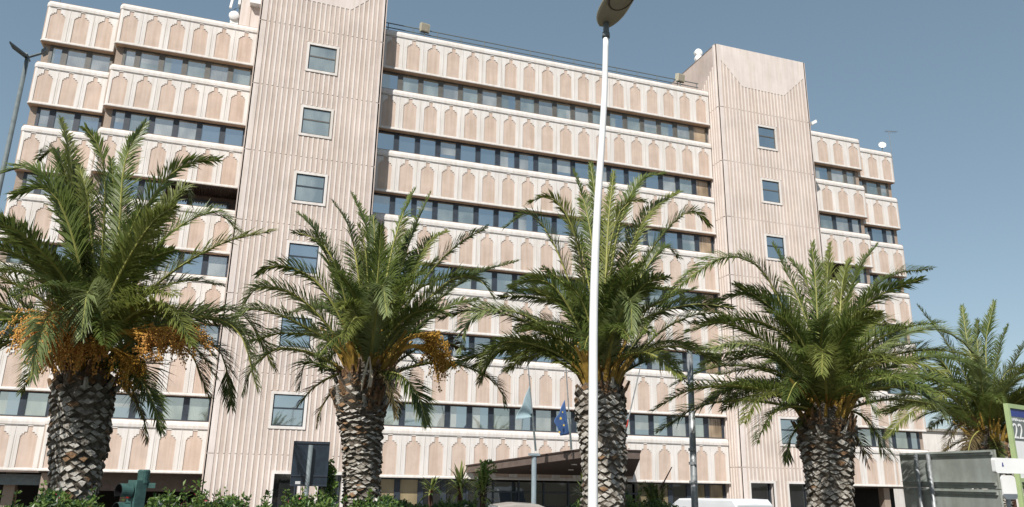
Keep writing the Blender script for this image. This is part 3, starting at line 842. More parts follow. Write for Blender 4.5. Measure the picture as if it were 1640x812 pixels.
    # spear leaves and bare petiole bases
    for i in range(26):
        az = rng.uniform(0, 360); d = Vector((math.cos(R(az)), math.sin(R(az)), 0)); l = rng.uniform(.3, .75)
        b0 = C+d*r_*.6-Vector((0, 0, .15)); mb.tube([b0, b0+d*l*.35+Vector((0, 0, l*.6)), b0+d*l*.7+Vector((0, 0, l))], [.055, .035, .02], 4, 'petiole')
    put(mb, 'crown', root)
    # fruit
    for (u0, v0, u1, v1, dy, sx, sz, nst, mk) in cfg.get('fruit', []):
        mb = MB(mk, 'stalk')
        A = atY(bu, bv-10, Y); Bp = atY(u0, v0, Y+dy); E_ = atY(u1, v1, Y+dy)
        mid = A.lerp(Bp, .55)+Vector((0, 0, .18))
        st = catmull([A, mid, Bp], 8); mb.tube(st, [.035]*9, 5, 'stalk')
        for k in range(nst):
            o = Bp.lerp(E_, rng.random())+Vector((rng.gauss(0, sx*.4), rng.gauss(0, .13), rng.gauss(0, sz*.25)))
            s0 = st[5].lerp(o, .15)
            e = o+Vector((rng.gauss(0, .07), rng.gauss(0, .05), -rng.uniform(.12, .34)))
            mb.tube([s0, o, e], [.006, .005, .003], 3, 'stalk')
            for q in range(26):
                t = rng.random(); c = (o.lerp(e, t) if rng.random() < .8 else s0.lerp(o, .5+.5*t))+Vector((rng.gauss(0, .018), rng.gauss(0, .018), rng.gauss(0, .012))); s = rng.uniform(.007, .0125)
                mb.add([c+Vector((s, 0, 0)), c+Vector((0, s, 0)), c-Vector((s, 0, 0)), c-Vector((0, s, 0)), c+Vector((0, 0, s*1.4)), c-Vector((0, 0, s*1.4))],
                       [(0, 1, 4), (1, 2, 4), (2, 3, 4), (3, 0, 4), (1, 0, 5), (2, 1, 5), (3, 2, 5), (0, 3, 5)], mk)
        put(mb, 'date_cluster', root)
    if cfg.get('spathe'):
        mb = MB('spathe')
        for pts in cfg['spathe']: mb.tube([atY(u, v, Y-.62) for u, v in pts], [.006, .018, .02, .005][:len(pts)], 5)
        o = put(mb, 'dry_spathe', root); o['label'] = 'pale dry flower sheath'
    return root
A_, B_, C_, D_, E__ = 'leafA', 'leafB', 'leafC', 'leafD', 'leafE'
palms = [
 dict(seed=11, base=(135, 592), Y=YP, nb=15, dz=.062, rough=.35, rad=3.3, fill=30, low=2, L=.44,
  label='leftmost date palm with big orange date clusters, before the left wing',
  trunk=[(116, 812, 66), (122, 760, 80), (128, 700, 96), (133, 640, 100), (135, 604, 84)],
  fronds=[(-.3, A_, [(150,590),(163,430),(168,290),(158,235),(136,205)]), (1.0, E__, [(140,590),(125,400),(112,250),(97,190)]),
   (.8, A_, [(155,590),(188,400),(200,260),(233,197)]), (0, A_, [(150,595),(190,420),(255,300),(300,262),(350,256)]),
   (.5, E__, [(155,600),(215,430),(265,335),(297,300),(304,325)]), (.2, A_, [(155,600),(215,460),(265,380),(340,340),(384,370)]),
   (-.2, E__, [(150,600),(195,515),(270,440),(360,388),(438,370)]), (-.5, A_, [(140,590),(128,430),(100,335),(70,300),(22,312)]),
   (.5, A_, [(140,590),(118,400),(85,300),(40,268),(-30,290)]), (1.2, B_, [(140,590),(125,400),(106,285),(85,240),(61,255)]),
   (-.3, A_, [(130,595),(100,500),(57,414),(0,350),(-60,310)]), (0, C_, [(148,590,0),(152,500,-.8),(141,468,-1.6),(131,540,-2.0)]),
   (0, C_, [(135,600,0),(105,520,-1),(85,500,-1.6),(60,545,-2),(50,604,-2.1)]),
   (0, C_, [(160,600,0),(220,540,-.5),(310,507,-1),(380,528,-1.3),(412,622,-1.5)]),
   (0, A_, [(160,600,0),(230,535,.3),(320,500,.5),(390,505,.7),(440,590,.8)]),
   (0, B_, [(160,600,0),(240,556,.5),(300,560,.8),(335,635,1)]), (0, B_, [(160,600,0),(270,545,.8),(350,560,1.1),(372,655,1.2)]),
   (0, B_, [(150,600,0),(200,575,.3),(232,590,.5),(220,655,.6)]), (.3, B_, [(130,600),(80,530),(40,490),(-30,440)]),
   (0, B_, [(130,600),(80,570),(20,545),(-50,590)]), (.7, B_, [(140,595),(140,450),(130,330),(118,260)]),
   (.9, A_, [(150,595),(175,450),(182,330),(178,255)]), (.5, E__, [(145,595),(150,440),(140,320),(128,270)]),
   (-.8, A_, [(150,595),(180,480),(215,400),(250,375)]), (-.7, B_, [(138,595),(110,480),(80,420),(45,400)]),
   (.6, B_, [(138,595),(95,470),(50,400),(5,385)]), (-.5, A_, [(150,592),(175,470),(205,380),(225,335)])],
  fruit=[(105, 500, 30, 530, -1.15, .26, .28, 62, 'dates'), (95, 545, 75, 560, -.8, .22, .3, 44, 'dates'), (225, 535, 320, 533, -.9, .2, .2, 80, 'dates'), (205, 580, 225, 590, -.6, .16, .25, 40, 'datesy'), (150, 555, 110, 540, -.7, .18, .28, 36, 'dates')]),
 dict(seed=22, base=(588, 606), Y=YP, nb=14, dz=.056, rough=.75, rad=2.75, fill=22, low=2, L=.36, zdense=3.45,
  label='second date palm from the left with one hanging yellow date cluster',
  trunk=[(579, 812, 60), (580, 760, 62), (580, 710, 67), (577, 665, 82), (577, 636, 92), (588, 608, 78)],
  fronds=[(.5, B_, [(580,605),(565,525),(535,440),(505,370),(478,341)]), (.8, B_, [(583,600),(580,500),(568,400),(555,355),(533,323)]),
   (1.2, A_, [(585,600),(590,480),(592,385),(580,345),(564,310)]), (-.5, A_, [(590,605),(597,530),(606,430),(610,362)]),
   (.3, A_, [(590,605),(610,500),(628,400),(645,345),(664,303)]), (.8, A_, [(592,605),(625,490),(655,390),(675,340),(690,308)]),
   (1., E__, [(592,605),(635,480),(665,420),(690,385),(716,370)]), (.2, B_, [(595,605),(645,500),(690,435),(735,390),(780,364)]),
   (1., B_, [(595,605),(680,500),(760,440),(830,418)]),
   (0, C_, [(592,608,0),(635,535,-.4),(685,480,-.8),(725,446,-1),(765,445,-1.2),(790,475,-1.3)]),
   (.3, A_, [(580,605),(555,530),(518,463),(480,433),(440,425),(412,440)]), (-.5, C_, [(580,608),(535,535),(490,485),(450,463),(410,463),(383,500)]),
   (-1, C_, [(575,610),(545,560),(500,530),(450,505),(400,495),(372,520)]), (0, C_, [(575,612),(530,580),(485,562),(440,560),(405,590),(388,630)]),
   (.6, B_, [(575,612),(530,590),(490,582),(480,622)]), (0, B_, [(595,612,0),(630,597,-.6),(665,625,-1),(684,680,-1.2)]),
   (.3, B_, [(600,612),(650,590),(710,580),(765,595),(800,622),(808,650)]), (.8, D_, [(600,610),(650,570),(700,545),(745,560)]),
   (0, C_, [(590,605,0),(600,520,-1),(612,458,-1.8),(620,505,-2.2)]), (.5, B_, [(585,605),(560,500),(530,410),(500,380),(470,372)]),
   (.4, B_, [(588,603),(592,500),(600,400),(598,345)]), (.8, A_, [(590,603),(612,490),(635,410),(668,360)]), (-.5, A_, [(590,604),(625,520),(660,450),(700,415)]),
   (-.5, B_, [(585,604),(565,530),(548,460),(535,420)]), (.2, E__, [(588,604),(590,480),(585,400),(575,360)]), (.5, B_, [(592,606),(660,530),(720,490),(765,480)])],
  fruit=[(705, 535, 690, 545, -.5, .12, .25, 36, 'datesy'), (700, 560, 715, 575, -.4, .16, .35, 44, 'datesy')],
  spathe=[[(591, 571), (586, 590), (580, 612), (579, 626)], [(592, 570), (594, 595), (592, 612), (588, 622)], [(592, 578), (596, 602), (593, 620)]]),
 dict(seed=33, base=(962, 612), Y=YP, nb=14, dz=.064, rough=.3, rad=2.95, fill=30, low=0, dead=0, L=.38, fillmats=[A_, B_, E__, B_],
  label='third date palm from the left, behind the tall white lamp post',
  trunk=[(966, 812, 74), (967, 740, 78), (965, 700, 84), (961, 655, 92), (962, 622, 76)],
  fronds=[(0, E__, [(955,610),(940,500),(928,405),(908,345),(880,315),(848,324)]), (.3, A_, [(955,610),(930,510),(900,420),(872,365),(845,342),(808,364)]),
   (.8, A_, [(960,610),(955,450),(940,340),(918,272)]), (1., A_, [(962,610),(962,430),(955,330),(946,262)]), (.6, E__, [(965,610),(970,450),(975,350),(983,275)]),
   (.4, A_, [(965,610),(975,460),(995,350),(1025,290),(1064,277)]), (-.5, E__, [(965,610),(970,450),(985,360),(1005,325),(1032,322)]),
   (.8, E__, [(965,610),(990,480),(1015,385),(1045,335),(1088,307)]), (0, A_, [(968,610),(1000,500),(1035,415),(1075,360),(1110,338),(1136,360)]),
   (.8, B_, [(968,610),(1000,500),(1035,430),(1065,395),(1088,414)]), (-.3, A_, [(955,612),(925,520),(890,462),(855,447),(816,460)]),
   (-.5, C_, [(952,614),(890,540),(840,505),(790,496),(750,515),(736,562)]), (.5, B_, [(952,612),(880,535),(800,500),(750,497),(706,510)]),
   (-.2, A_, [(950,615),(900,570),(840,548),(800,552),(770,592)]), (.4, E__, [(950,615),(880,570),(820,555),(785,575),(768,612)]),
   (-.3, A_, [(972,612),(1010,580),(1060,530),(1110,505),(1155,500)]), (.5, B_, [(970,612),(1010,560),(1050,505),(1090,480),(1130,478)]),
   (0, C_, [(965,612,0),(985,530,-1),(1008,480,-1.8),(1012,535,-2.1)]), (.3, B_, [(975,615),(1010,590),(1050,575),(1092,582)]),
   (-.4, A_, [(955,612),(915,555),(870,530),(825,530)]), (.5, B_, [(955,610),(930,500),(905,455),(870,430)]), (-.5, B_, [(972,612),(1000,550),(1030,500),(1060,485)]),
   (.5, B_, [(968,610),(995,520),(1020,460),(1055,440)]), (-.6, A_, [(958,610),(945,520),(925,470),(905,455)]), (.8, A_, [(960,610),(945,470),(925,380),(895,345)]),
   (.1, E__, [(952,614),(905,585),(860,560),(810,575)]), (.1, E__, [(972,614),(1015,570),(1070,545),(1120,560)])]),
 dict(seed=44, base=(1325, 660), Y=YP, nb=15, dz=.060, rough=.45, rad=3.5, fill=30, low=1, L=.46, fillmats=[A_, E__, A_, B_],
  label='fourth date palm from the left, in front of the right tower base',
  trunk=[(1328, 812, 78), (1327, 770, 80), (1324, 740, 86), (1322, 710, 98), (1320, 680, 92)],
  fronds=[(0, A_, [(1320,655),(1280,560),(1238,460),(1205,420),(1160,412),(1110,440),(1065,478)]), (.5, A_, [(1318,655),(1290,550),(1255,490),(1200,470),(1148,482)]),
   (.8, A_, [(1322,655),(1300,540),(1275,470),(1255,425),(1238,390)]), (0, A_, [(1325,655),(1312,550),(1306,450),(1300,390)]), (.8, E__, [(1326,655),(1325,540),(1325,450),(1330,390)]),
   (.3, A_, [(1328,655),(1340,560),(1358,475),(1380,425),(1406,390)]), (.6, A_, [(1330,655),(1355,560),(1385,480),(1430,440),(1494,430)]),
   (0, C_, [(1332,658,0),(1375,585,-.2),(1435,540,-.3),(1495,527,-.4),(1545,550,-.5),(1572,592,-.5)]), (.7, E__, [(1330,655),(1365,570),(1400,515),(1425,520),(1428,552)]),
   (-.4, C_, [(1318,657),(1275,600),(1235,562),(1180,550),(1118,562)]), (.2, A_, [(1320,655),(1280,560),(1230,520),(1170,512),(1098,532)]),
   (-.3, A_, [(1318,660),(1250,632),(1180,618),(1105,625),(1045,658)]), (.2, B_, [(1318,664),(1250,648),(1180,641),(1115,653),(1052,692)]),
   (-1, E__, [(1318,662),(1260,635),(1215,640),(1192,677)]), (-1.2, B_, [(1318,664),(1275,650),(1235,665),(1213,708)]),
   (.5, A_, [(1335,660),(1385,610),(1440,582),(1510,572),(1588,596)]), (-.6, C_, [(1335,662),(1395,625),(1450,620),(1490,640),(1515,670)]),
   (.2, A_, [(1335,664),(1390,645),(1440,640),(1500,650),(1562,682)]), (-.8, B_, [(1335,665),(1370,660),(1400,688),(1419,732)]),
   (0, E__, [(1325,660,0),(1322,600,-1),(1318,560,-1.8),(1316,600,-2.2)]), (.5, A_, [(1325,655),(1318,540),(1290,450),(1265,415)]),
   (-.4, A_, [(1320,655),(1295,570),(1265,520),(1225,495)]), (-.4, A_, [(1330,656),(1355,580),(1395,540),(1450,520)]), (.4, B_, [(1332,658),(1375,600),(1420,560),(1475,548)]),
   (.3, B_, [(1318,658),(1270,610),(1220,590),(1150,600)]), (.5, B_, [(1320,658),(1280,600),(1230,570),(1165,575)]), (.4, E__, [(1328,655),(1342,540),(1350,450),(1362,415)]), (.1, B_, [(1334,660),(1390,625),(1455,600),(1530,612)])]),
 dict(seed=55, base=(1588, 700), Y=-21.5, nb=15, dz=.062, rough=.9, rad=3.3, fill=34, low=9, L=.46, fillmats=[E__, C_, E__, A_],
  label='rightmost date palm, behind the grey road sign and the green framed sign',
  trunk=[(1590, 812, 58), (1589, 780, 60), (1588, 750, 66), (1588, 715, 72)],
  fronds=[(0, A_, [(1585,700),(1580,600),(1580,540),(1593,483)]), (.4, A_, [(1582,700),(1562,600),(1548,540),(1541,490)]), (.3, A_, [(1575,700),(1545,600),(1510,540),(1470,490)]),
   (0, B_, [(1590,700),(1612,620),(1630,570),(1660,528)]), (-.3, E__, [(1572,704),(1520,662),(1465,657),(1417,702)]), (0, E__, [(1570,700),(1530,640),(1490,610),(1440,604)]),
   (-.5, E__, [(1580,700),(1560,640),(1525,620),(1490,650)]), (-.6, E__, [(1590,700),(1600,620),(1620,590),(1650,600)]), (.3, A_, [(1585,700),(1590,620),(1600,560),(1615,520)]),
   (-.5, A_, [(1585,700),(1570,620),(1545,580),(1515,570)]), (.3, B_, [(1583,700),(1572,610),(1565,550),(1566,512)]), (-.6, D_, [(1580,704),(1555,680),(1530,690),(1515,720)]),
   (0, E__, [(1594,702),(1630,660),(1660,640),(1700,650)]), (-.5, D_, [(1585,704),(1570,690),(1555,705),(1548,740)]), (.2, A_, [(1575,700),(1540,630),(1510,580),(1480,560)])]),
]
for c in palms: palm(c)

# ------------------------------------------------------------------ street furniture
# tall white lamp post, its shaft bowed as it rises
YLp = -29.6
cp = [(949, 880), (949.5, 812), (950, 640), (950.5, 520), (953, 420), (957, 330), (963, 240), (968, 150), (970.5, 58)]
P = [atY(u, v, YLp) for u, v in cp]
r = empty('street_lamp', (P[0].x, YLp, .13), 'tall white street lamp post with taupe oval head, in front of the third palm', 'street lamp', 'street lamps')
pts = [Vector((P[0].x, YLp, .13))]+P
W = [9.6, 8.6, 7.8, 7.2, 6.8, 6.4, 5.9, 5.2, 4.6, 4.4]
radp = [w*(P[2]-CAM).dot(FW)/FOC for w in W]
radp = [W[i]*((pts[i]-CAM).dot(FW))/FOC for i in range(len(pts))]
cc = catmull(pts[1:], 40); rr2 = [radp[1]+(radp[-1]-radp[1])*i/40 for i in range(41)]
mb = MB('whitep'); mb.tube([pts[0]]+cc, [radp[1]*1.05]+rr2, 18); put(mb, 'pole', r, True)
top = pts[-1]; s1 = atY(971, 38, YLp)
mb = MB('greypaint'); mb.tube([top-Vector((0, 0, .03)), s1+Vector((0, 0, .02))], [.034, .034], 12); mb.tube([top-Vector((0,0,.02)), top+Vector((0,0,.04))], .045, 12); put(mb, 'spigot', r, True)
# head: flat oval housing reaching out horizontally
hz = s1.z+.03; h0 = atZ(967, 40, hz); h1 = atZ(1010, -34, hz+.10)
dv = (h1-h0); Lh = dv.length; dn = dv.normalized(); sd = dn.cross(Vector((0, 0, 1))).normalized(); nn = sd.cross(dn)
if nn.z < 0: nn = -nn
def head_ring(t, k, z):
    w = .155*(math.sin(math.pi*min(1, .16+.84*t)**.8))**.55*k if t < .995 else .02
    w = .5*Lh*.44*k*(max(0.02, 1-abs(2*(t*.94+.03)-1)**2.6))**.5
    return h0+dn*Lh*t, w, z
mb = MB('taupe')
seg = 22; prev = None; vs = []; fs = []
prf = [(-1, 0), (-.97, -.015), (-.85, -.03), (.85, -.03), (.97, -.015), (1, 0), (.85, .05), (.45, .085), (-.45, .085), (-.85, .05)]
for i in range(seg+1):
    c, w, _ = head_ring(i/seg, 1, 0)
    for a, b in prf: vs.append(c+sd*w*a+nn*b*min(1, w/.06))
n = len(prf)
for i in range(seg):
    for j in range(n): fs.append((i*n+j, i*n+(j+1) % n, (i+1)*n+(j+1) % n, (i+1)*n+j))
fs.append(list(range(n))); fs.append([seg*n+j for j in range(n-1, -1, -1)])
mb.add(vs, fs); hd = put(mb, 'lamp_head', r)
cm = h0+dn*Lh*.66-nn*.034
mb = MB('lampglass', 'taupe')
mb.add([cm+(dn*math.cos(k*math.pi/10)*Lh*.22+sd*math.sin(k*math.pi/10)*Lh*.15)-nn*.022 for k in range(20)], [list(range(20))], 'lampglass')
mb.tube([cm+(dn*math.cos(k*math.pi/10)*Lh*.235+sd*math.sin(k*math.pi/10)*Lh*.165)-nn*.01 for k in range(21)], .016, 6, 'brown')
o = put(mb, 'lamp_glass', r)

# far grey twin lamp at the left
Yq = -14.0
b = atY(44, 92, Yq)
r = empty('street_lamp', (b.x, Yq, .1), 'dark grey street lamp post with two arms, beyond the left wing corner', 'street lamp', 'street lamps')
mb = MB('slate'); mb.tube([(b.x, Yq, .1), (b.x, Yq, b.z)], [.085, .055], 12); put(mb, 'pole', r, True)
q = atY(31, 82, Yq-.3); q2 = atY(48, 88, Yq)
mb = MB('slate'); mb.tube([b, q2.lerp(q, .4)], .05, 6); put(mb, 'arm', r)
d = (q-b).normalized(); mb = MB('slate'); mb.obox((q+(b-q)*.1), d*.36, (0, .16, 0), d.cross(Vector((0, 1, 0)))*.07); put(mb, 'lamp_head', r)
q = atY(68, 85, Yq+.2); mb = MB('slate'); mb.tube([b, q], .035, 6); put(mb, 'arm', r)
q3 = atY(76, 81, Yq+.3); mb = MB('slate'); mb.obox((q+q3)/2, (q3-q)/2, (0, .14, 0), (0, 0, .05)); put(mb, 'lamp_head', r)

# galvanised post right of the white lamp
Yg = -24.0
t = atY(1104.5, 566, Yg); bt = atY(1113, 812, Yg)
r = empty('steel_post', (bt.x, Yg, .1), 'grey galvanised steel post, between the third and fourth palms', 'post')
mb = MB('steel'); mb.tube([(bt.x+.01, Yg, .1), bt, t], [.065, .062, .055], 14); put(mb, 'shaft', r, True)
mb = MB('slate'); mb.tube([t, t+Vector((0, 0, .05))], [.062, .05], 14); put(mb, 'cap', r)
for v in (720, 742, 772):
    c = atY(1108+(v-700)*.03, v, Yg); mb = MB('steel'); mb.tube([c-Vector((0, 0, .025)), c+Vector((0, 0, .025))], .07, 14); mb.box(c.x-.02, c.x+.02, Yg-.10, Yg-.06, c.z-.02, c.z+.02); put(mb, 'clamp', r)

# traffic light seen from its side and back
Yt = -27.7
c = atY(222, 790, Yt)
r = empty('traffic_light', (c.x+.05, Yt, .12), 'dark green traffic light with hooded lenses, in front of the left wing', 'traffic light')
k = (Yt-CAM.y)/ray(222, 790).y/FOC       # metres per pixel there
def tp(u, v, d=0): return atY(u, v, Yt+d)
a = tp(228, 780); mb = MB('ochre'); mb.tube([(a.x, Yt-.01, .12), (a.x, Yt-.01, tp(230, 778).z)], .042, 14); put(mb, 'pole', r, True)
mb = MB('green'); a = tp(231.5, 752); z1 = a.z; z0 = tp(231, 769).z
mb.tube([(a.x, Yt, z0), (a.x, Yt, z0+(z1-z0)*.85), (a.x, Yt, z1)], [.054, .060, .048], 16)
mb.tube([(a.x, Yt, z0-.03), (a.x, Yt, z0)], [.066, .066], 16); mb.tube([(a.x-.01, Yt, tp(230, 781).z), (a.x, Yt, z0-.03)], .055, 12); put(mb, 'cap', r)
bx = tp(213, 790)
dirv = Vector((-.82, -.57, 0)); sdv = Vector((.57, -.82, 0))
mb = MB('green')
ztop = tp(217, 769).z
mb.obox((bx.x+.03, Yt, ztop-.29), dirv*.055, sdv*.085, (0, 0, .29)); mb.obox((bx.x+.1, Yt, ztop-.05), (.1, 0, 0), (0, .025, 0), (0, 0, .025)); put(mb, 'housing', r)
for i in range(3):
    cz = ztop-.11-.18*i
    cen = Vector((bx.x+.03, Yt, cz))+dirv*.07
    up = Vector((0, 0, 1)); mb = MB('green', 'black')
    vs = []; fs = []; N = 20
    for (d_, rad_) in ((0, .078), (.12, .078), (.12, .070), (0, .070)):
        for q in range(N+1):
            an = R(-40+260*q/N); dd = d_
            vs.append(cen+dirv*(dd)+(sdv*math.cos(an)+up*math.sin(an))*rad_)
    for s_ in range(3):
        for q in range(N): fs.append((s_*(N+1)+q, s_*(N+1)+q+1, (s_+1)*(N+1)+q+1, (s_+1)*(N+1)+q))
    mb.add(vs[:], fs[:N], 'green'); mb.add(vs[:], fs[N:], 'black'); o = put(mb, 'visor', r)
    mb = MB('redlens' if i == 0 else 'black'); disc(mb, cen+dirv*.005, dirv, .068, .008, 'redlens' if i == 0 else 'black', dome=.15); put(mb, 'lens', r)

# dark navy sign back
Ys = -25.9
p0 = atY(471, 706, Ys); p1 = atY(523, 779, Ys); pc = atY(494, 740, Ys)
r = empty('sign_board', (pc.x, Ys-.06, .12), 'tall dark navy sign board seen from the back, beside the second palm', 'sign')
mb = MB('signnavy', 'navy'); mb.box(p0.x, p1.x, Ys, Ys+.03, p1.z, p0.z, 'signnavy'); zc = atY(494, 762, Ys).z
mb.box(p0.x, p1.x, Ys-.012, Ys-.002, zc-.008, zc+.008, 'navy')
for q in (p0.z-.02, p1.z+.01): mb.box(p0.x, p1.x, Ys-.015, Ys-.003, q-.01, q+.01, 'navy')
put(mb, 'board', r)
mb = MB('greypaint'); mb.tube([(pc.x-.02, Ys-.05, .12), (pc.x+.01, Ys-.05, p0.z-.05)], .030, 10); put(mb, 'post', r, True)
mb = MB('flagwhite'); s_ = atY(476.5, 773, Ys); mb.box(s_.x-.03, s_.x+.035, Ys-.006, Ys-.002, s_.z-.018, s_.z+.018); put(mb, 'sticker', r)

# large grey road sign seen from behind, two posts
La = atY(1443, 728, -26.2); Lb = atY(1443, 812, -26.2)
Ra = atY(1594, 718, -28.2); 
zt = (La.z+Ra.z)/2; zbm = .55
ex = Vector((Ra.x-La.x, Ra.y-La.y, 0)); Lw = ex.length; ex.normalize(); ny = Vector((ex.y, -ex.x, 0))  # towards the camera side
if ny.dot(CAM-La) < 0: ny = -ny
O = Vector((La.x, La.y, 0))
r = empty('road_sign', ((La.x+Ra.x)/2, (La.y+Ra.y)/2, .12), 'large grey road sign seen from behind on two pale posts', 'road sign')
def sgn(a0, a1, z0, z1, d0, d1, m, mbx): mbx.obox(O+ex*(a0+a1)/2+ny*(d0+d1)/2+Vector((0, 0, (z0+z1)/2)), ex*(a1-a0)/2, ny*(d1-d0)/2, (0, 0, (z1-z0)/2), m)
zmid = atY(1520, 782, -27.2).z
mb = MB('signback'); sgn(0, Lw, zmid+.005, zt, 0, .03, 'signback', mb); sgn(0, Lw, zbm, zmid-.005, .0, .03, 'signback', mb)
put(mb, 'panel', r)
for z_ in (zt-.05, zmid+.07, zmid-.06):
    mb = MB('signback'); sgn(.03, Lw-.03, z_-.02, z_+.02, .03, .055, 'signback', mb); sgn(.03, Lw-.03, z_+.018, z_+.024, .03, .075, 'signback', mb); put(mb, 'rail', r)
for u in (1479, 1499):
    d_ = ray(u, 760); t_ = (O-CAM).dot(ny)/d_.dot(ny); al = (CAM+d_*t_-O).dot(ex)
    c = O+ex*al+ny*.10; mb = MB('steel'); mb.tube([(c.x, c.y, .12), (c.x, c.y, zt-.02)], .032, 12); put(mb, 'post', r, True)

# green framed stop sign with blue header and number
Yn = -28.6
r = empty('stop_sign', (atY(1650, 800, Yn).x, Yn, .12), 'light green framed sign with blue header and the number 22, at the right edge', 'sign')
c0 = atY(1610, 646, Yn); c1 = atY(1621, 812, Yn)
exs = Vector((.96, .28, 0)).normalized(); nys = Vector((exs.y, -exs.x, 0))
O2 = Vector((c0.x+.0, Yn, 0)); ztp = c0.z
def s2(a0, a1, z0, z1, d0, d1, m, mbx): mbx.obox(O2+exs*(a0+a1)/2+nys*(d0+d1)/2+Vector((0, 0, (z0+z1)/2)), exs*(a1-a0)/2, nys*(d1-d0)/2, (0, 0, (z1-z0)/2), m)
wS = .62
mb = MB('lime')
s2(0, .05, .12, ztp, -.03, .03, 'lime', mb); s2(wS-.05, wS, .12, ztp, -.03, .03, 'lime', mb); s2(.05, wS-.05, ztp-.06, ztp, -.03, .03, 'lime', mb)
s2(.05, wS-.05, ztp-1.05, ztp-1.0, -.03, .03, 'lime', mb); put(mb, 'frame', r)
mb = MB('blue'); s2(.052, wS-.052, ztp-.17, ztp-.062, -.012, .012, 'blue', mb); put(mb, 'header', r)
mb = MB('sgrey'); s2(.052, wS-.052, ztp-.50, ztp-.172, -.012, .012, 'sgrey', mb); put(mb, 'number_plate', r)
mb = MB('whitep'); s2(.052, wS-.052, ztp-.998, ztp-.502, -.012, .012, 'whitep', mb); put(mb, 'timetable', r)
def text_mesh(body, size, name, m, origin, ex_, ny_, parent):
    cu = bpy.data.curves.new(name, 'FONT'); cu.body = body; cu.size = size; cu.extrude = .002
    ob = bpy.data.objects.new(name, cu); COL.objects.link(ob)
    bpy.context.view_layer.update()
    dg = bpy.context.evaluated_depsgraph_get(); me = bpy.data.meshes.new_from_object(ob.evaluated_get(dg))
    bpy.data.objects.remove(ob)
    T = Matrix(((ex_.x, 0, ny_.x, origin.x), (ex_.y, 0, ny_.y, origin.y), (0, 1, 0, origin.z), (0, 0, 0, 1)))
    me.transform(T); me.transform(Matrix.Translation(-Vector(parent.location)))
    me.materials.clear(); me.materials.append(M[m])
    o = bpy.data.objects.new(name, me); COL.objects.link(o); o.parent = parent
    return o
text_mesh('22', .30, 'number', 'whitep', O2+exs*.075+nys*.016+Vector((0, 0, ztp-.47)), exs, nys, r)
mb = MB('whitep')
for i in range(7): s2(.07+i*.06, .108+i*.06, ztp-.232+(i % 2)*.006, ztp-.205, .0125, .015, 'whitep', mb)
for i in range(4): s2(.07+i*.05, .10+i*.05, ztp-.208, ztp-.192, .0125, .015, 'whitep', mb)
put(mb, 'small_lettering', r)

# white direction arm and the white plate below it
Yd = -29.3
a = atY(1592, 733, Yd); b = atY(1592, 757.5, Yd)
r = empty('direction_sign', (a.x+.45, Yd, .12), 'white direction arm with rounded end and small blue mark, at the right edge', 'sign')
mb = MB('whitep'); poly = []
w_ = 1.1; zz0, zz1 = b.z, a.z; rd = .03
for (cx, cz, a0) in ((a.x+rd, zz0+rd, 180), (a.x+w_-rd, zz0+rd, 270), (a.x+w_-rd, zz1-rd, 0), (a.x+rd, zz1-rd, 90)):
    for q in range(5): an = R(a0+q*22.5); poly.append((cx+rd*math.cos(an), cz+rd*math.sin(an)))
mb.prism(poly, Yd, Yd+.05); put(mb, 'arm_panel', r)
mb = MB('blue'); s_ = atY(1605.5, 744, Yd)
mb.prism([(s_.x-.014, s_.z-.02), (s_.x+.014, s_.z-.02), (s_.x+.006, s_.z+.008), (s_.x-.006, s_.z+.008)], Yd-.006, Yd-.002)
mb.prism([(s_.x+.008*math.cos(q*math.pi/4), s_.z+.017+.008*math.sin(q*math.pi/4)) for q in range(8)], Yd-.006, Yd-.002); put(mb, 'blue_mark', r)
mb = MB('steel'); mb.tube([(a.x+.75, Yd+.09, .12), (a.x+.75, Yd+.09, zz1+.05)], .035, 12); put(mb, 'post', r)
Yw = -28.9
a = atY(1603, 761, Yw); b = atY(1631, 800, Yw); pl = MB('whitep'); poly = []
rd = .05
for (cx, cz, a0) in ((a.x+rd, b.z+rd, 180), (b.x-rd, b.z+rd, 270), (b.x-rd, a.z-rd, 0), (a.x+rd, a.z-rd, 90)):
    for q in range(5): an = R(a0+q*22.5); poly.append((cx+rd*math.cos(an), cz+rd*math.sin(an)))
pl.prism(poly, Yw, Yw+.02)
r = empty('plate_sign', ((a.x+b.x)/2, Yw, .12), 'small blank white plate with rounded corners, under the white direction arm', 'sign')
put(pl, 'plate', r); mb = MB('steel'); mb.tube([((a.x+b.x)/2, Yw+.05, .12), ((a.x+b.x)/2, Yw+.05, a.z-.02)], .028, 10); put(mb, 'post', r)

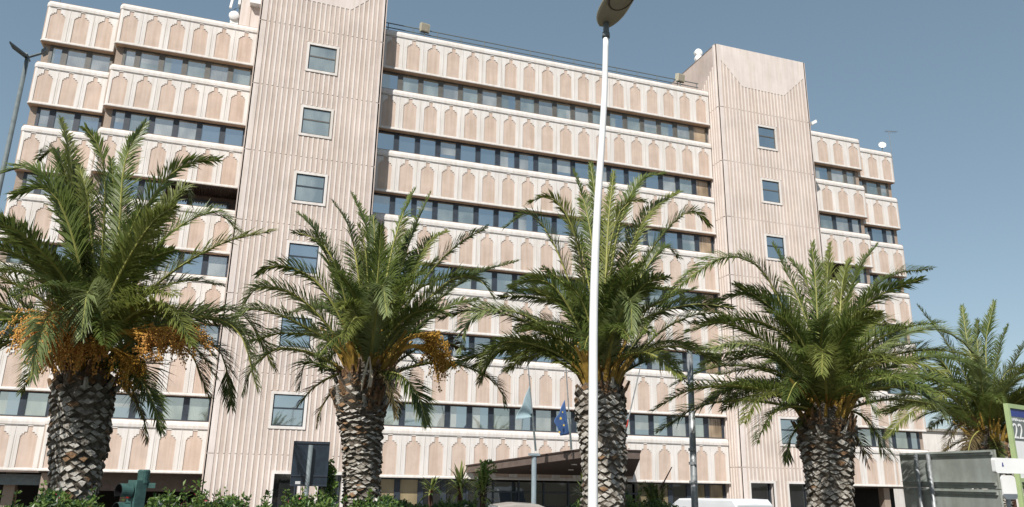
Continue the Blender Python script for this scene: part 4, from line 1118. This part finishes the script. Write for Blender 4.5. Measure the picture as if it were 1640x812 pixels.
# ------------------------------------------------------------------ vehicles (only their roofs rise into view)
def vehicle(name, loc, rz, L, Wd, prof, glass, paint, label, cat, wheels):
    """prof: side outline (x,z) of the body; cabin glass strips; built from lofted slices"""
    root = empty(name, loc, label, cat); root.rotation_euler[2] = rz
    def loc_build(mb, nm, par=root, smooth=False): return mb.build(nm, par, smooth)
    mb = MB(paint)
    n = len(prof); slices = [(-1, .90, -.05), (-.93, 1, 0), (0, 1, .02), (.93, 1, 0), (1, .90, -.05)]
    vs = []; fs = []
    for (s_, k_, dz) in slices:
        for (x, z, tuck) in prof: vs.append((x*(1-(1-k_)*.12), s_*Wd/2*(1-tuck), z+dz*(z > 1)))
    for i in range(len(slices)-1):
        for j in range(n): fs.append((i*n+j, i*n+(j+1) % n, (i+1)*n+(j+1) % n, (i+1)*n+j))
    fs.append(list(range(n))[::-1]); fs.append([(len(slices)-1)*n+j for j in range(n)])
    mb.add(vs, fs); loc_build(mb, 'body', smooth=False)
    for nm, pl_, y_ in glass:
        for sg in ((-1, 1) if y_ else (1,)):
            mb = MB('carglass')
            if y_: 
                Y_ = sg*(Wd/2*y_+.004)
                pp = [(x, Y_*(1-t_), z) for x, z, t_ in pl_]; mb.add(pp, [list(range(len(pp)))[::sg]])
            else:
                (xa, za, ta), (xb, zb, tb) = pl_
                mb.add([(xa, -Wd/2*(1-ta), za), (xa, Wd/2*(1-ta), za), (xb, Wd/2*(1-tb), zb), (xb, -Wd/2*(1-tb), zb)], [(0, 1, 2, 3)])
            loc_build(mb, nm)
    for wx in wheels:
        for sg in (-1, 1):
            mb = MB('rubber'); mb.tube([(wx, sg*(Wd/2-.2), .32), (wx, sg*(Wd/2+.005), .32)], .32, 20); w = loc_build(mb, 'wheel')
            mb = MB('steel'); mb.tube([(wx, sg*(Wd/2), .32), (wx, sg*(Wd/2+.015), .32)], .2, 16); loc_build(mb, 'rim', w)
    for sg in (-1, 1):
        mb = MB('lampglass'); xx = max(p_[0] for p_ in prof); mb.box(xx-.06, xx+.012, sg*Wd*.34-.14, sg*Wd*.34+.14, .62, .76); loc_build(mb, 'headlight')
    return root
carprof = [(-2.05, .25, 0), (2.05, .25, 0), (2.12, .6, .02), (1.9, .82, .03), (1.1, .95, .05), (.55, 1.30, .16), (.1, 1.44, .2), (-.7, 1.47, .2), (-1.3, 1.40, .19), (-1.8, 1.05, .1), (-2.08, .9, .04)]
p = atY(850, 804, -10); CZ = p.z/1.49
carprof = [(x, z*CZ, q_) for x, z, q_ in carprof]
cgz = lambda L_: [(x, z*CZ, q_) for x, z, q_ in L_]
cg = [('side_window', [(.95, .97, .07), (-1.6, 1.0, .09), (-1.25, 1.34, .20), (-.65, 1.40, .21), (.1, 1.38, .21), (.5, 1.25, .165)], .93), ('windscreen', [(1.13, .97, .1), (.57, 1.31, .22)], 0), ('rear_window', [(-1.82, 1.06, .15), (-1.33, 1.4, .25)], 0)]
cg = [(n_, cgz(L_), y_) for n_, L_, y_ in cg]
car = vehicle('parked_car', (p.x, p.y, 0), R(-4), 4.2, 1.75, carprof, cg, 'carpaint', 'pale beige parked car whose roof shows in front of the entrance canopy', 'car', (-1.3, 1.3))
p = atZ(1158, 801, 2.05)
vanprof = [(-2.3, .25, 0), (2.3, .25, 0), (2.4, .7, .02), (2.3, 1.05, .03), (1.75, 1.2, .04), (1.15, 1.85, .09), (.8, 2.02, .1), (-2.2, 2.08, .1), (-2.38, 1.9, .08), (-2.4, .9, .02)]
vg = [('side_window', [(1.5, 1.25, .045), (.3, 1.25, .045), (.3, 1.8, .08), (1.1, 1.78, .08)], .97), ('windscreen', [(1.77, 1.22, .1), (1.17, 1.86, .16)], 0), ('rear_window', [(-2.41, 1.2, .15), (-2.39, 1.85, .18)], 0)]
van = vehicle('white_van', (p.x+1.0, p.y+2.4, 0), R(96), 4.8, 1.75, vanprof, vg, 'vanpaint', 'white van whose roof shows below the right end of the long facade', 'van', (-1.5, 1.5))

# ------------------------------------------------------------------ hedges and plants
def leafcard(mb, p, l, w, rng, m, up=.5):
    d = Vector((rng.gauss(0, 1), rng.gauss(0, 1), rng.gauss(up, .8))).normalized(); s = d.orthogonal().normalized()
    s = (s*math.cos(rng.uniform(0, 3))+d.cross(s)*math.sin(rng.uniform(0, 3))).normalized()*w; nn_ = d.cross(s).normalized()*w*.4
    o = len(mb.v); mid = p+d*l*.5+nn_
    mb.v += [tuple(p), tuple(mid-s), tuple(p+d*l), tuple(mid+s)]
    mb.f += [[o, o+1, o+2, o+3]]; mb.mi.append(mb.m(m))
def hedge(u0, u1, Y, label, seed, top, flower=.02, white=.01, sprigs=20, dens=1.):
    """top: list of (u, v) of its outline"""
    rng = random.Random(seed)
    def tv(u):
        for (a, va), (b, vb) in zip(top, top[1:]):
            if a <= u <= b: return va+(vb-va)*(u-a)/(b-a)
        return top[-1][1] if u > top[-1][0] else top[0][1]
    xa = atY(u0, 800, Y).x; xb = atY(u1, 800, Y).x
    root = empty('flowering_hedge', ((xa+xb)/2, Y, .12), label, 'hedge', 'hedges in the planting strip')
    mb = MB('shrubA', 'shrubB', 'flowerp', 'flowerw', 'twig')
    n = int((xb-xa)*5200*dens)
    for i in range(n):
        u = rng.uniform(u0, u1); P_ = atY(u, tv(u)+8, Y)
        zt_ = P_.z+.06*math.sin(P_.x*7)+.05*math.sin(P_.x*17+1)
        dy = rng.uniform(-.55, .55)
        f = rng.random()**1.8
        z = zt_-f*1.1-.25*abs(dy)**2
        m_ = 'shrubA' if rng.random() < .55 else 'shrubB'
        q = rng.random()
        if q < flower*(1-f): m_ = 'flowerp'
        elif q < (flower+white)*(1-f): m_ = 'flowerw'
        leafcard(mb, Vector((P_.x, Y+dy, z)), rng.uniform(.04, .085), rng.uniform(.011, .022), rng, m_)
    for i in range(sprigs):
        u = rng.uniform(u0, u1); P_ = atY(u, tv(u)+10, Y); h = rng.uniform(.05, .22); dx = rng.uniform(-.08, .08)
        y_ = Y+rng.uniform(-.4, .4); b0 = Vector((P_.x, y_, P_.z-.1)); b1 = Vector((P_.x+dx, y_, P_.z+h))
        mb.tube([b0, b1], [.006, .003], 3, 'twig')
        for k in range(int(14+h*60)):
            t_ = rng.random(); leafcard(mb, b0.lerp(b1, t_), rng.uniform(.04, .08), rng.uniform(.01, .018), rng, rng.choice(['shrubA', 'shrubA', 'shrubB', 'flowerp' if t_ > .9 and flower > .03 else 'shrubA']))
    put(mb, 'foliage', root)
    mb = MB('twig')
    for i in range(int((xb-xa)*5)):
        x = rng.uniform(xa, xb); y_ = Y+rng.uniform(-.3, .3); mb.tube([(x, y_, .1), (x+rng.uniform(-.2, .2), y_, 1.2), (x+rng.uniform(-.3, .3), y_, 1.9)], [.02, .014, .006], 4)
    put(mb, 'stem', root)
hedge(-60, 345, -26.9, 'green hedge with magenta and white flowers under the leftmost palm', 1, [(-60, 800), (40, 804), (60, 797), (90, 796), (140, 796), (180, 806), (205, 811), (240, 806), (270, 792), (285, 784), (300, 797), (320, 788), (345, 804)], .012, .02, 24)
hedge(330, 650, -26.5, 'low twiggy hedge with small red flowers between the first two palms', 2, [(330, 800), (360, 802), (400, 806), (450, 798), (500, 800), (520, 796), (560, 800), (600, 800), (640, 803)], .012, .008, 30)
hedge(600, 800, -23.6, 'low leafy hedge under the yucca plants right of the second palm', 3, [(600, 806), (640, 806), (680, 803), (700, 795), (720, 804), (780, 804), (800, 812)], .0, .01, 14)
hedge(925, 1092, -23.9, 'ragged dull green shrub at the foot of the third palm', 4, [(925, 803), (950, 798), (990, 786), (1010, 798), (1040, 800), (1092, 810)], .0, .0, 22, .8)

def yucca(u, v, Y, rad, label, seed, n=90, tall=0):
    rng = random.Random(seed); c = atY(u, v, Y)
    root = empty('yucca_plant', (c.x, Y, .12), label, 'plant', 'yuccas before the entrance')
    mb = MB('twig'); mb.tube([(c.x, Y, .12), (c.x+.03, Y, c.z*.5), c], [.07, .06, .05], 8); put(mb, 'stem', root)
    mb = MB('yucca', 'shrubB', 'leafE')
    for i in range(n):
        az = rng.uniform(0, 2*math.pi); el = rng.uniform(-.5, 1.45); l = rad*rng.uniform(.8, 1.05)
        d = Vector((math.cos(az)*math.cos(el), math.sin(az)*math.cos(el), math.sin(el))); s = d.cross(Vector((0, 0, 1)))
        s = s.normalized()*.022 if s.length > .05 else Vector((.022, 0, 0))
        b0 = c+Vector((0, 0, rng.uniform(-.12, .12+tall*.3))); p1 = b0+d*l*.55; p2 = b0+d*l-Vector((0, 0, l*.10*(1.5-el)))
        mb.add([b0-s*.5, b0+s*.5, p1+s, p1-s, p2], [(0, 1, 2, 3), (3, 2, 4)], rng.choice(['yucca', 'yucca', 'leafE', 'shrubB']))
    if tall:
        for i in range(220):
            z = rng.random(); leafcard(mb, c+Vector((rng.gauss(0, .07)+z*.08, rng.gauss(0, .07), .1+z*tall)), .09, .02, rng, 'shrubA')
    put(mb, 'leaves', root)
yucca(737, 779, -21.5, .46, 'bright yellow green yucca rosette left of the entrance canopy', 5)
yucca(773, 785, -21.8, .40, 'spiky green plant with a tall leafy shoot at the canopy corner', 6, 70, .42)
yucca(690, 784, -19.5, .42, 'darker small yucca before the curtained ground floor windows', 7, 50)
yucca(935, 788, -22.5, .32, 'bright green fan leafed plant at the left foot of the third palm', 8, 40)
# leaning dry blade shrub by the third palm
rng = random.Random(9)
c = atY(1050, 800, -23.0)
root = empty('leafy_shrub', (c.x, -23, .12), 'dull green feathery shrub with a bare leaning twig, left of the steel post', 'plant')
mb = MB('leafB', 'shrubB', 'twig')
for i in range(9):
    az = rng.uniform(0, 6.28); e = c+Vector((math.cos(az)*.35, math.sin(az)*.3, rng.uniform(.05, .3)))
    frond(mb, [c-Vector((0, 0, .4)), c.lerp(e, .5)+Vector((0, 0, .1)), e], 'leafB', rng, .14)
mb.tube([atY(1058, 782, -23.), atY(1076, 748, -23.)], [.016, .01], 5, 'twig'); put(mb, 'foliage', root)
mb = MB('twig'); mb.tube([(c.x, -23, .12), c-Vector((0, 0, .3))], [.03, .02], 6); put(mb, 'stem', root)
# climber beside the navy board
rng = random.Random(10)
root = empty('climbing_plant', (atY(530, 800, -25.7).x, -25.7, .12), 'leafy climbing shoot on the right side of the dark navy sign board', 'plant')
pts = [atY(534, 830, -25.7), atY(530, 790, -25.7), atY(526, 762, -25.7), atY(525, 742, -25.7)]
mb = MB('twig'); mb.tube([(pts[0].x, -25.7, .12)]+pts, [.015, .012, .01, .008, .004], 5); put(mb, 'stem', root)
mb = MB('shrubA', 'shrubB'); cc = catmull(pts, 20)
for i in range(300):
    q = cc[rng.randrange(4, 21)]; leafcard(mb, q+Vector((rng.gauss(0, .035), rng.gauss(0, .04), rng.gauss(0, .03))), rng.uniform(.06, .10), rng.uniform(.014, .024), rng, rng.choice(['shrubA', 'shrubA', 'shrubB']), -.2)
put(mb, 'foliage', root)
# pale low building and greenery seen beyond the right wing, under the palms
mb = MB('white', 'roof', 'gB')
b0 = atY(1470, 700, 40); 
r = empty('distant_house', (b0.x+6, 40, 0), 'low cream house far behind the right wing, under the rightmost palm', 'house')
X0 = b0.x-1; mb.box(X0, X0+26, 40, 50, 0, b0.z+.8, 'white'); put(mb, 'wall', r)
mb = MB('roof'); mb.box(X0-.3, X0+26.3, 39.7, 50.3, b0.z+.8, b0.z+1.1); put(mb, 'roof', r)
for i in range(5):
    mb = MB('navy', 'gB'); xx = X0+2+i*5; mb.box(xx, xx+1.4, 39.93, 39.99, 2, 3.6, 'navy'); mb.box(xx+.1, xx+1.3, 39.88, 39.925, 2.1, 3.5, 'gB'); put(mb, 'window', r)
def bushtree(x, y, h, rad, label, seed):
    rng = random.Random(seed); root = empty('leafy_tree', (x, y, 0), label, 'tree', 'trees beyond the right wing')
    mb = MB('twig'); mb.tube([(x, y, 0), (x+.1, y, h*.4), (x, y, h*.7)], [.22, .16, .08], 8)
    for k in range(6): az = rng.uniform(0, 6.28); mb.tube([(x, y, h*.4), (x+math.cos(az)*rad*.6, y+math.sin(az)*rad*.6, h*.75)], [.08, .03], 5)
    put(mb, 'trunk', root)
    mb = MB('shrubA', 'shrubB'); cl = [(Vector((x+rng.gauss(0, rad*.4), y+rng.gauss(0, rad*.4), h*.68+rng.gauss(0, rad*.28))), rng.uniform(.25, .5)*rad) for _ in range(22)]
    for i in range(7000):
        c_, r_ = cl[rng.randrange(22)]; d = Vector((rng.gauss(0, 1), rng.gauss(0, 1), rng.gauss(0, 1))).normalized()
        leafcard(mb, c_+d*r_*rng.uniform(.6, 1), .16, .05, rng, rng.choice(['shrubA', 'shrubB', 'shrubB']))
    put(mb, 'crown', root)
q = atY(1500, 740, 12); bushtree(q.x+1, 12, 4.6, 1.8, 'round leafy tree just beyond the right wing behind the road sign', 71)
q = atY(1600, 740, 18); bushtree(q.x+1, 18, 5.2, 2.2, 'leafy tree farther right behind the green framed sign', 72)

# ------------------------------------------------------------------ light, sky, camera
SUN_EL = R(44); az = R(38)      # sun stands left of and behind the camera
sd = Vector((-math.sin(az)*math.cos(SUN_EL), -math.cos(az)*math.cos(SUN_EL), math.sin(SUN_EL)))
L = bpy.data.lights.new('sun', 'SUN'); L.energy = 3.9; L.angle = R(.5); L.color = (1, .955, .89)
lo = bpy.data.objects.new('sun', L); COL.objects.link(lo); lo.rotation_euler = (-sd).to_track_quat('-Z', 'Y').to_euler(); lo.location = (0, -60, 60)
w = bpy.data.worlds.new('World'); S.world = w; w.use_nodes = True
t = w.node_tree; bg = t.nodes['Background']
sky = t.nodes.new('ShaderNodeTexSky'); sky.sky_type = 'NISHITA'; sky.sun_disc = False
sky.sun_elevation = SUN_EL; sky.sun_rotation = math.atan2(sd.x, sd.y)
sky.air_density = .8; sky.dust_density = .5; sky.ozone_density = 1.0; sky.altitude = 20
hs = t.nodes.new('ShaderNodeHueSaturation'); hs.inputs['Saturation'].default_value = 1.04; hs.inputs['Hue'].default_value = .484
gm = t.nodes.new('ShaderNodeGamma'); gm.inputs['Gamma'].default_value = .6
t.links.new(sky.outputs[0], hs.inputs['Color']); t.links.new(hs.outputs[0], gm.inputs['Color']); t.links.new(gm.outputs[0], bg.inputs['Color']); bg.inputs['Strength'].default_value = .145

cam = bpy.data.cameras.new('camera'); co = bpy.data.objects.new('camera', cam); COL.objects.link(co); S.camera = co
cam.sensor_width = 36; cam.lens = FOC/1640*36; cam.clip_end = 5000; cam.clip_start = .1
c, s = math.cos(ROL), math.sin(ROL)
Rt = RT0*c+UP0*s; Up = UP0*c-RT0*s
Mx = Matrix((Rt, Up, -FW)).transposed().to_4x4(); Mx.translation = CAM; co.matrix_world = Mx
S.render.resolution_x = 1024; S.render.resolution_y = 507
S.view_settings.view_transform = 'Standard'; S.view_settings.look = 'None'; S.view_settings.exposure = .58; S.view_settings.gamma = 1
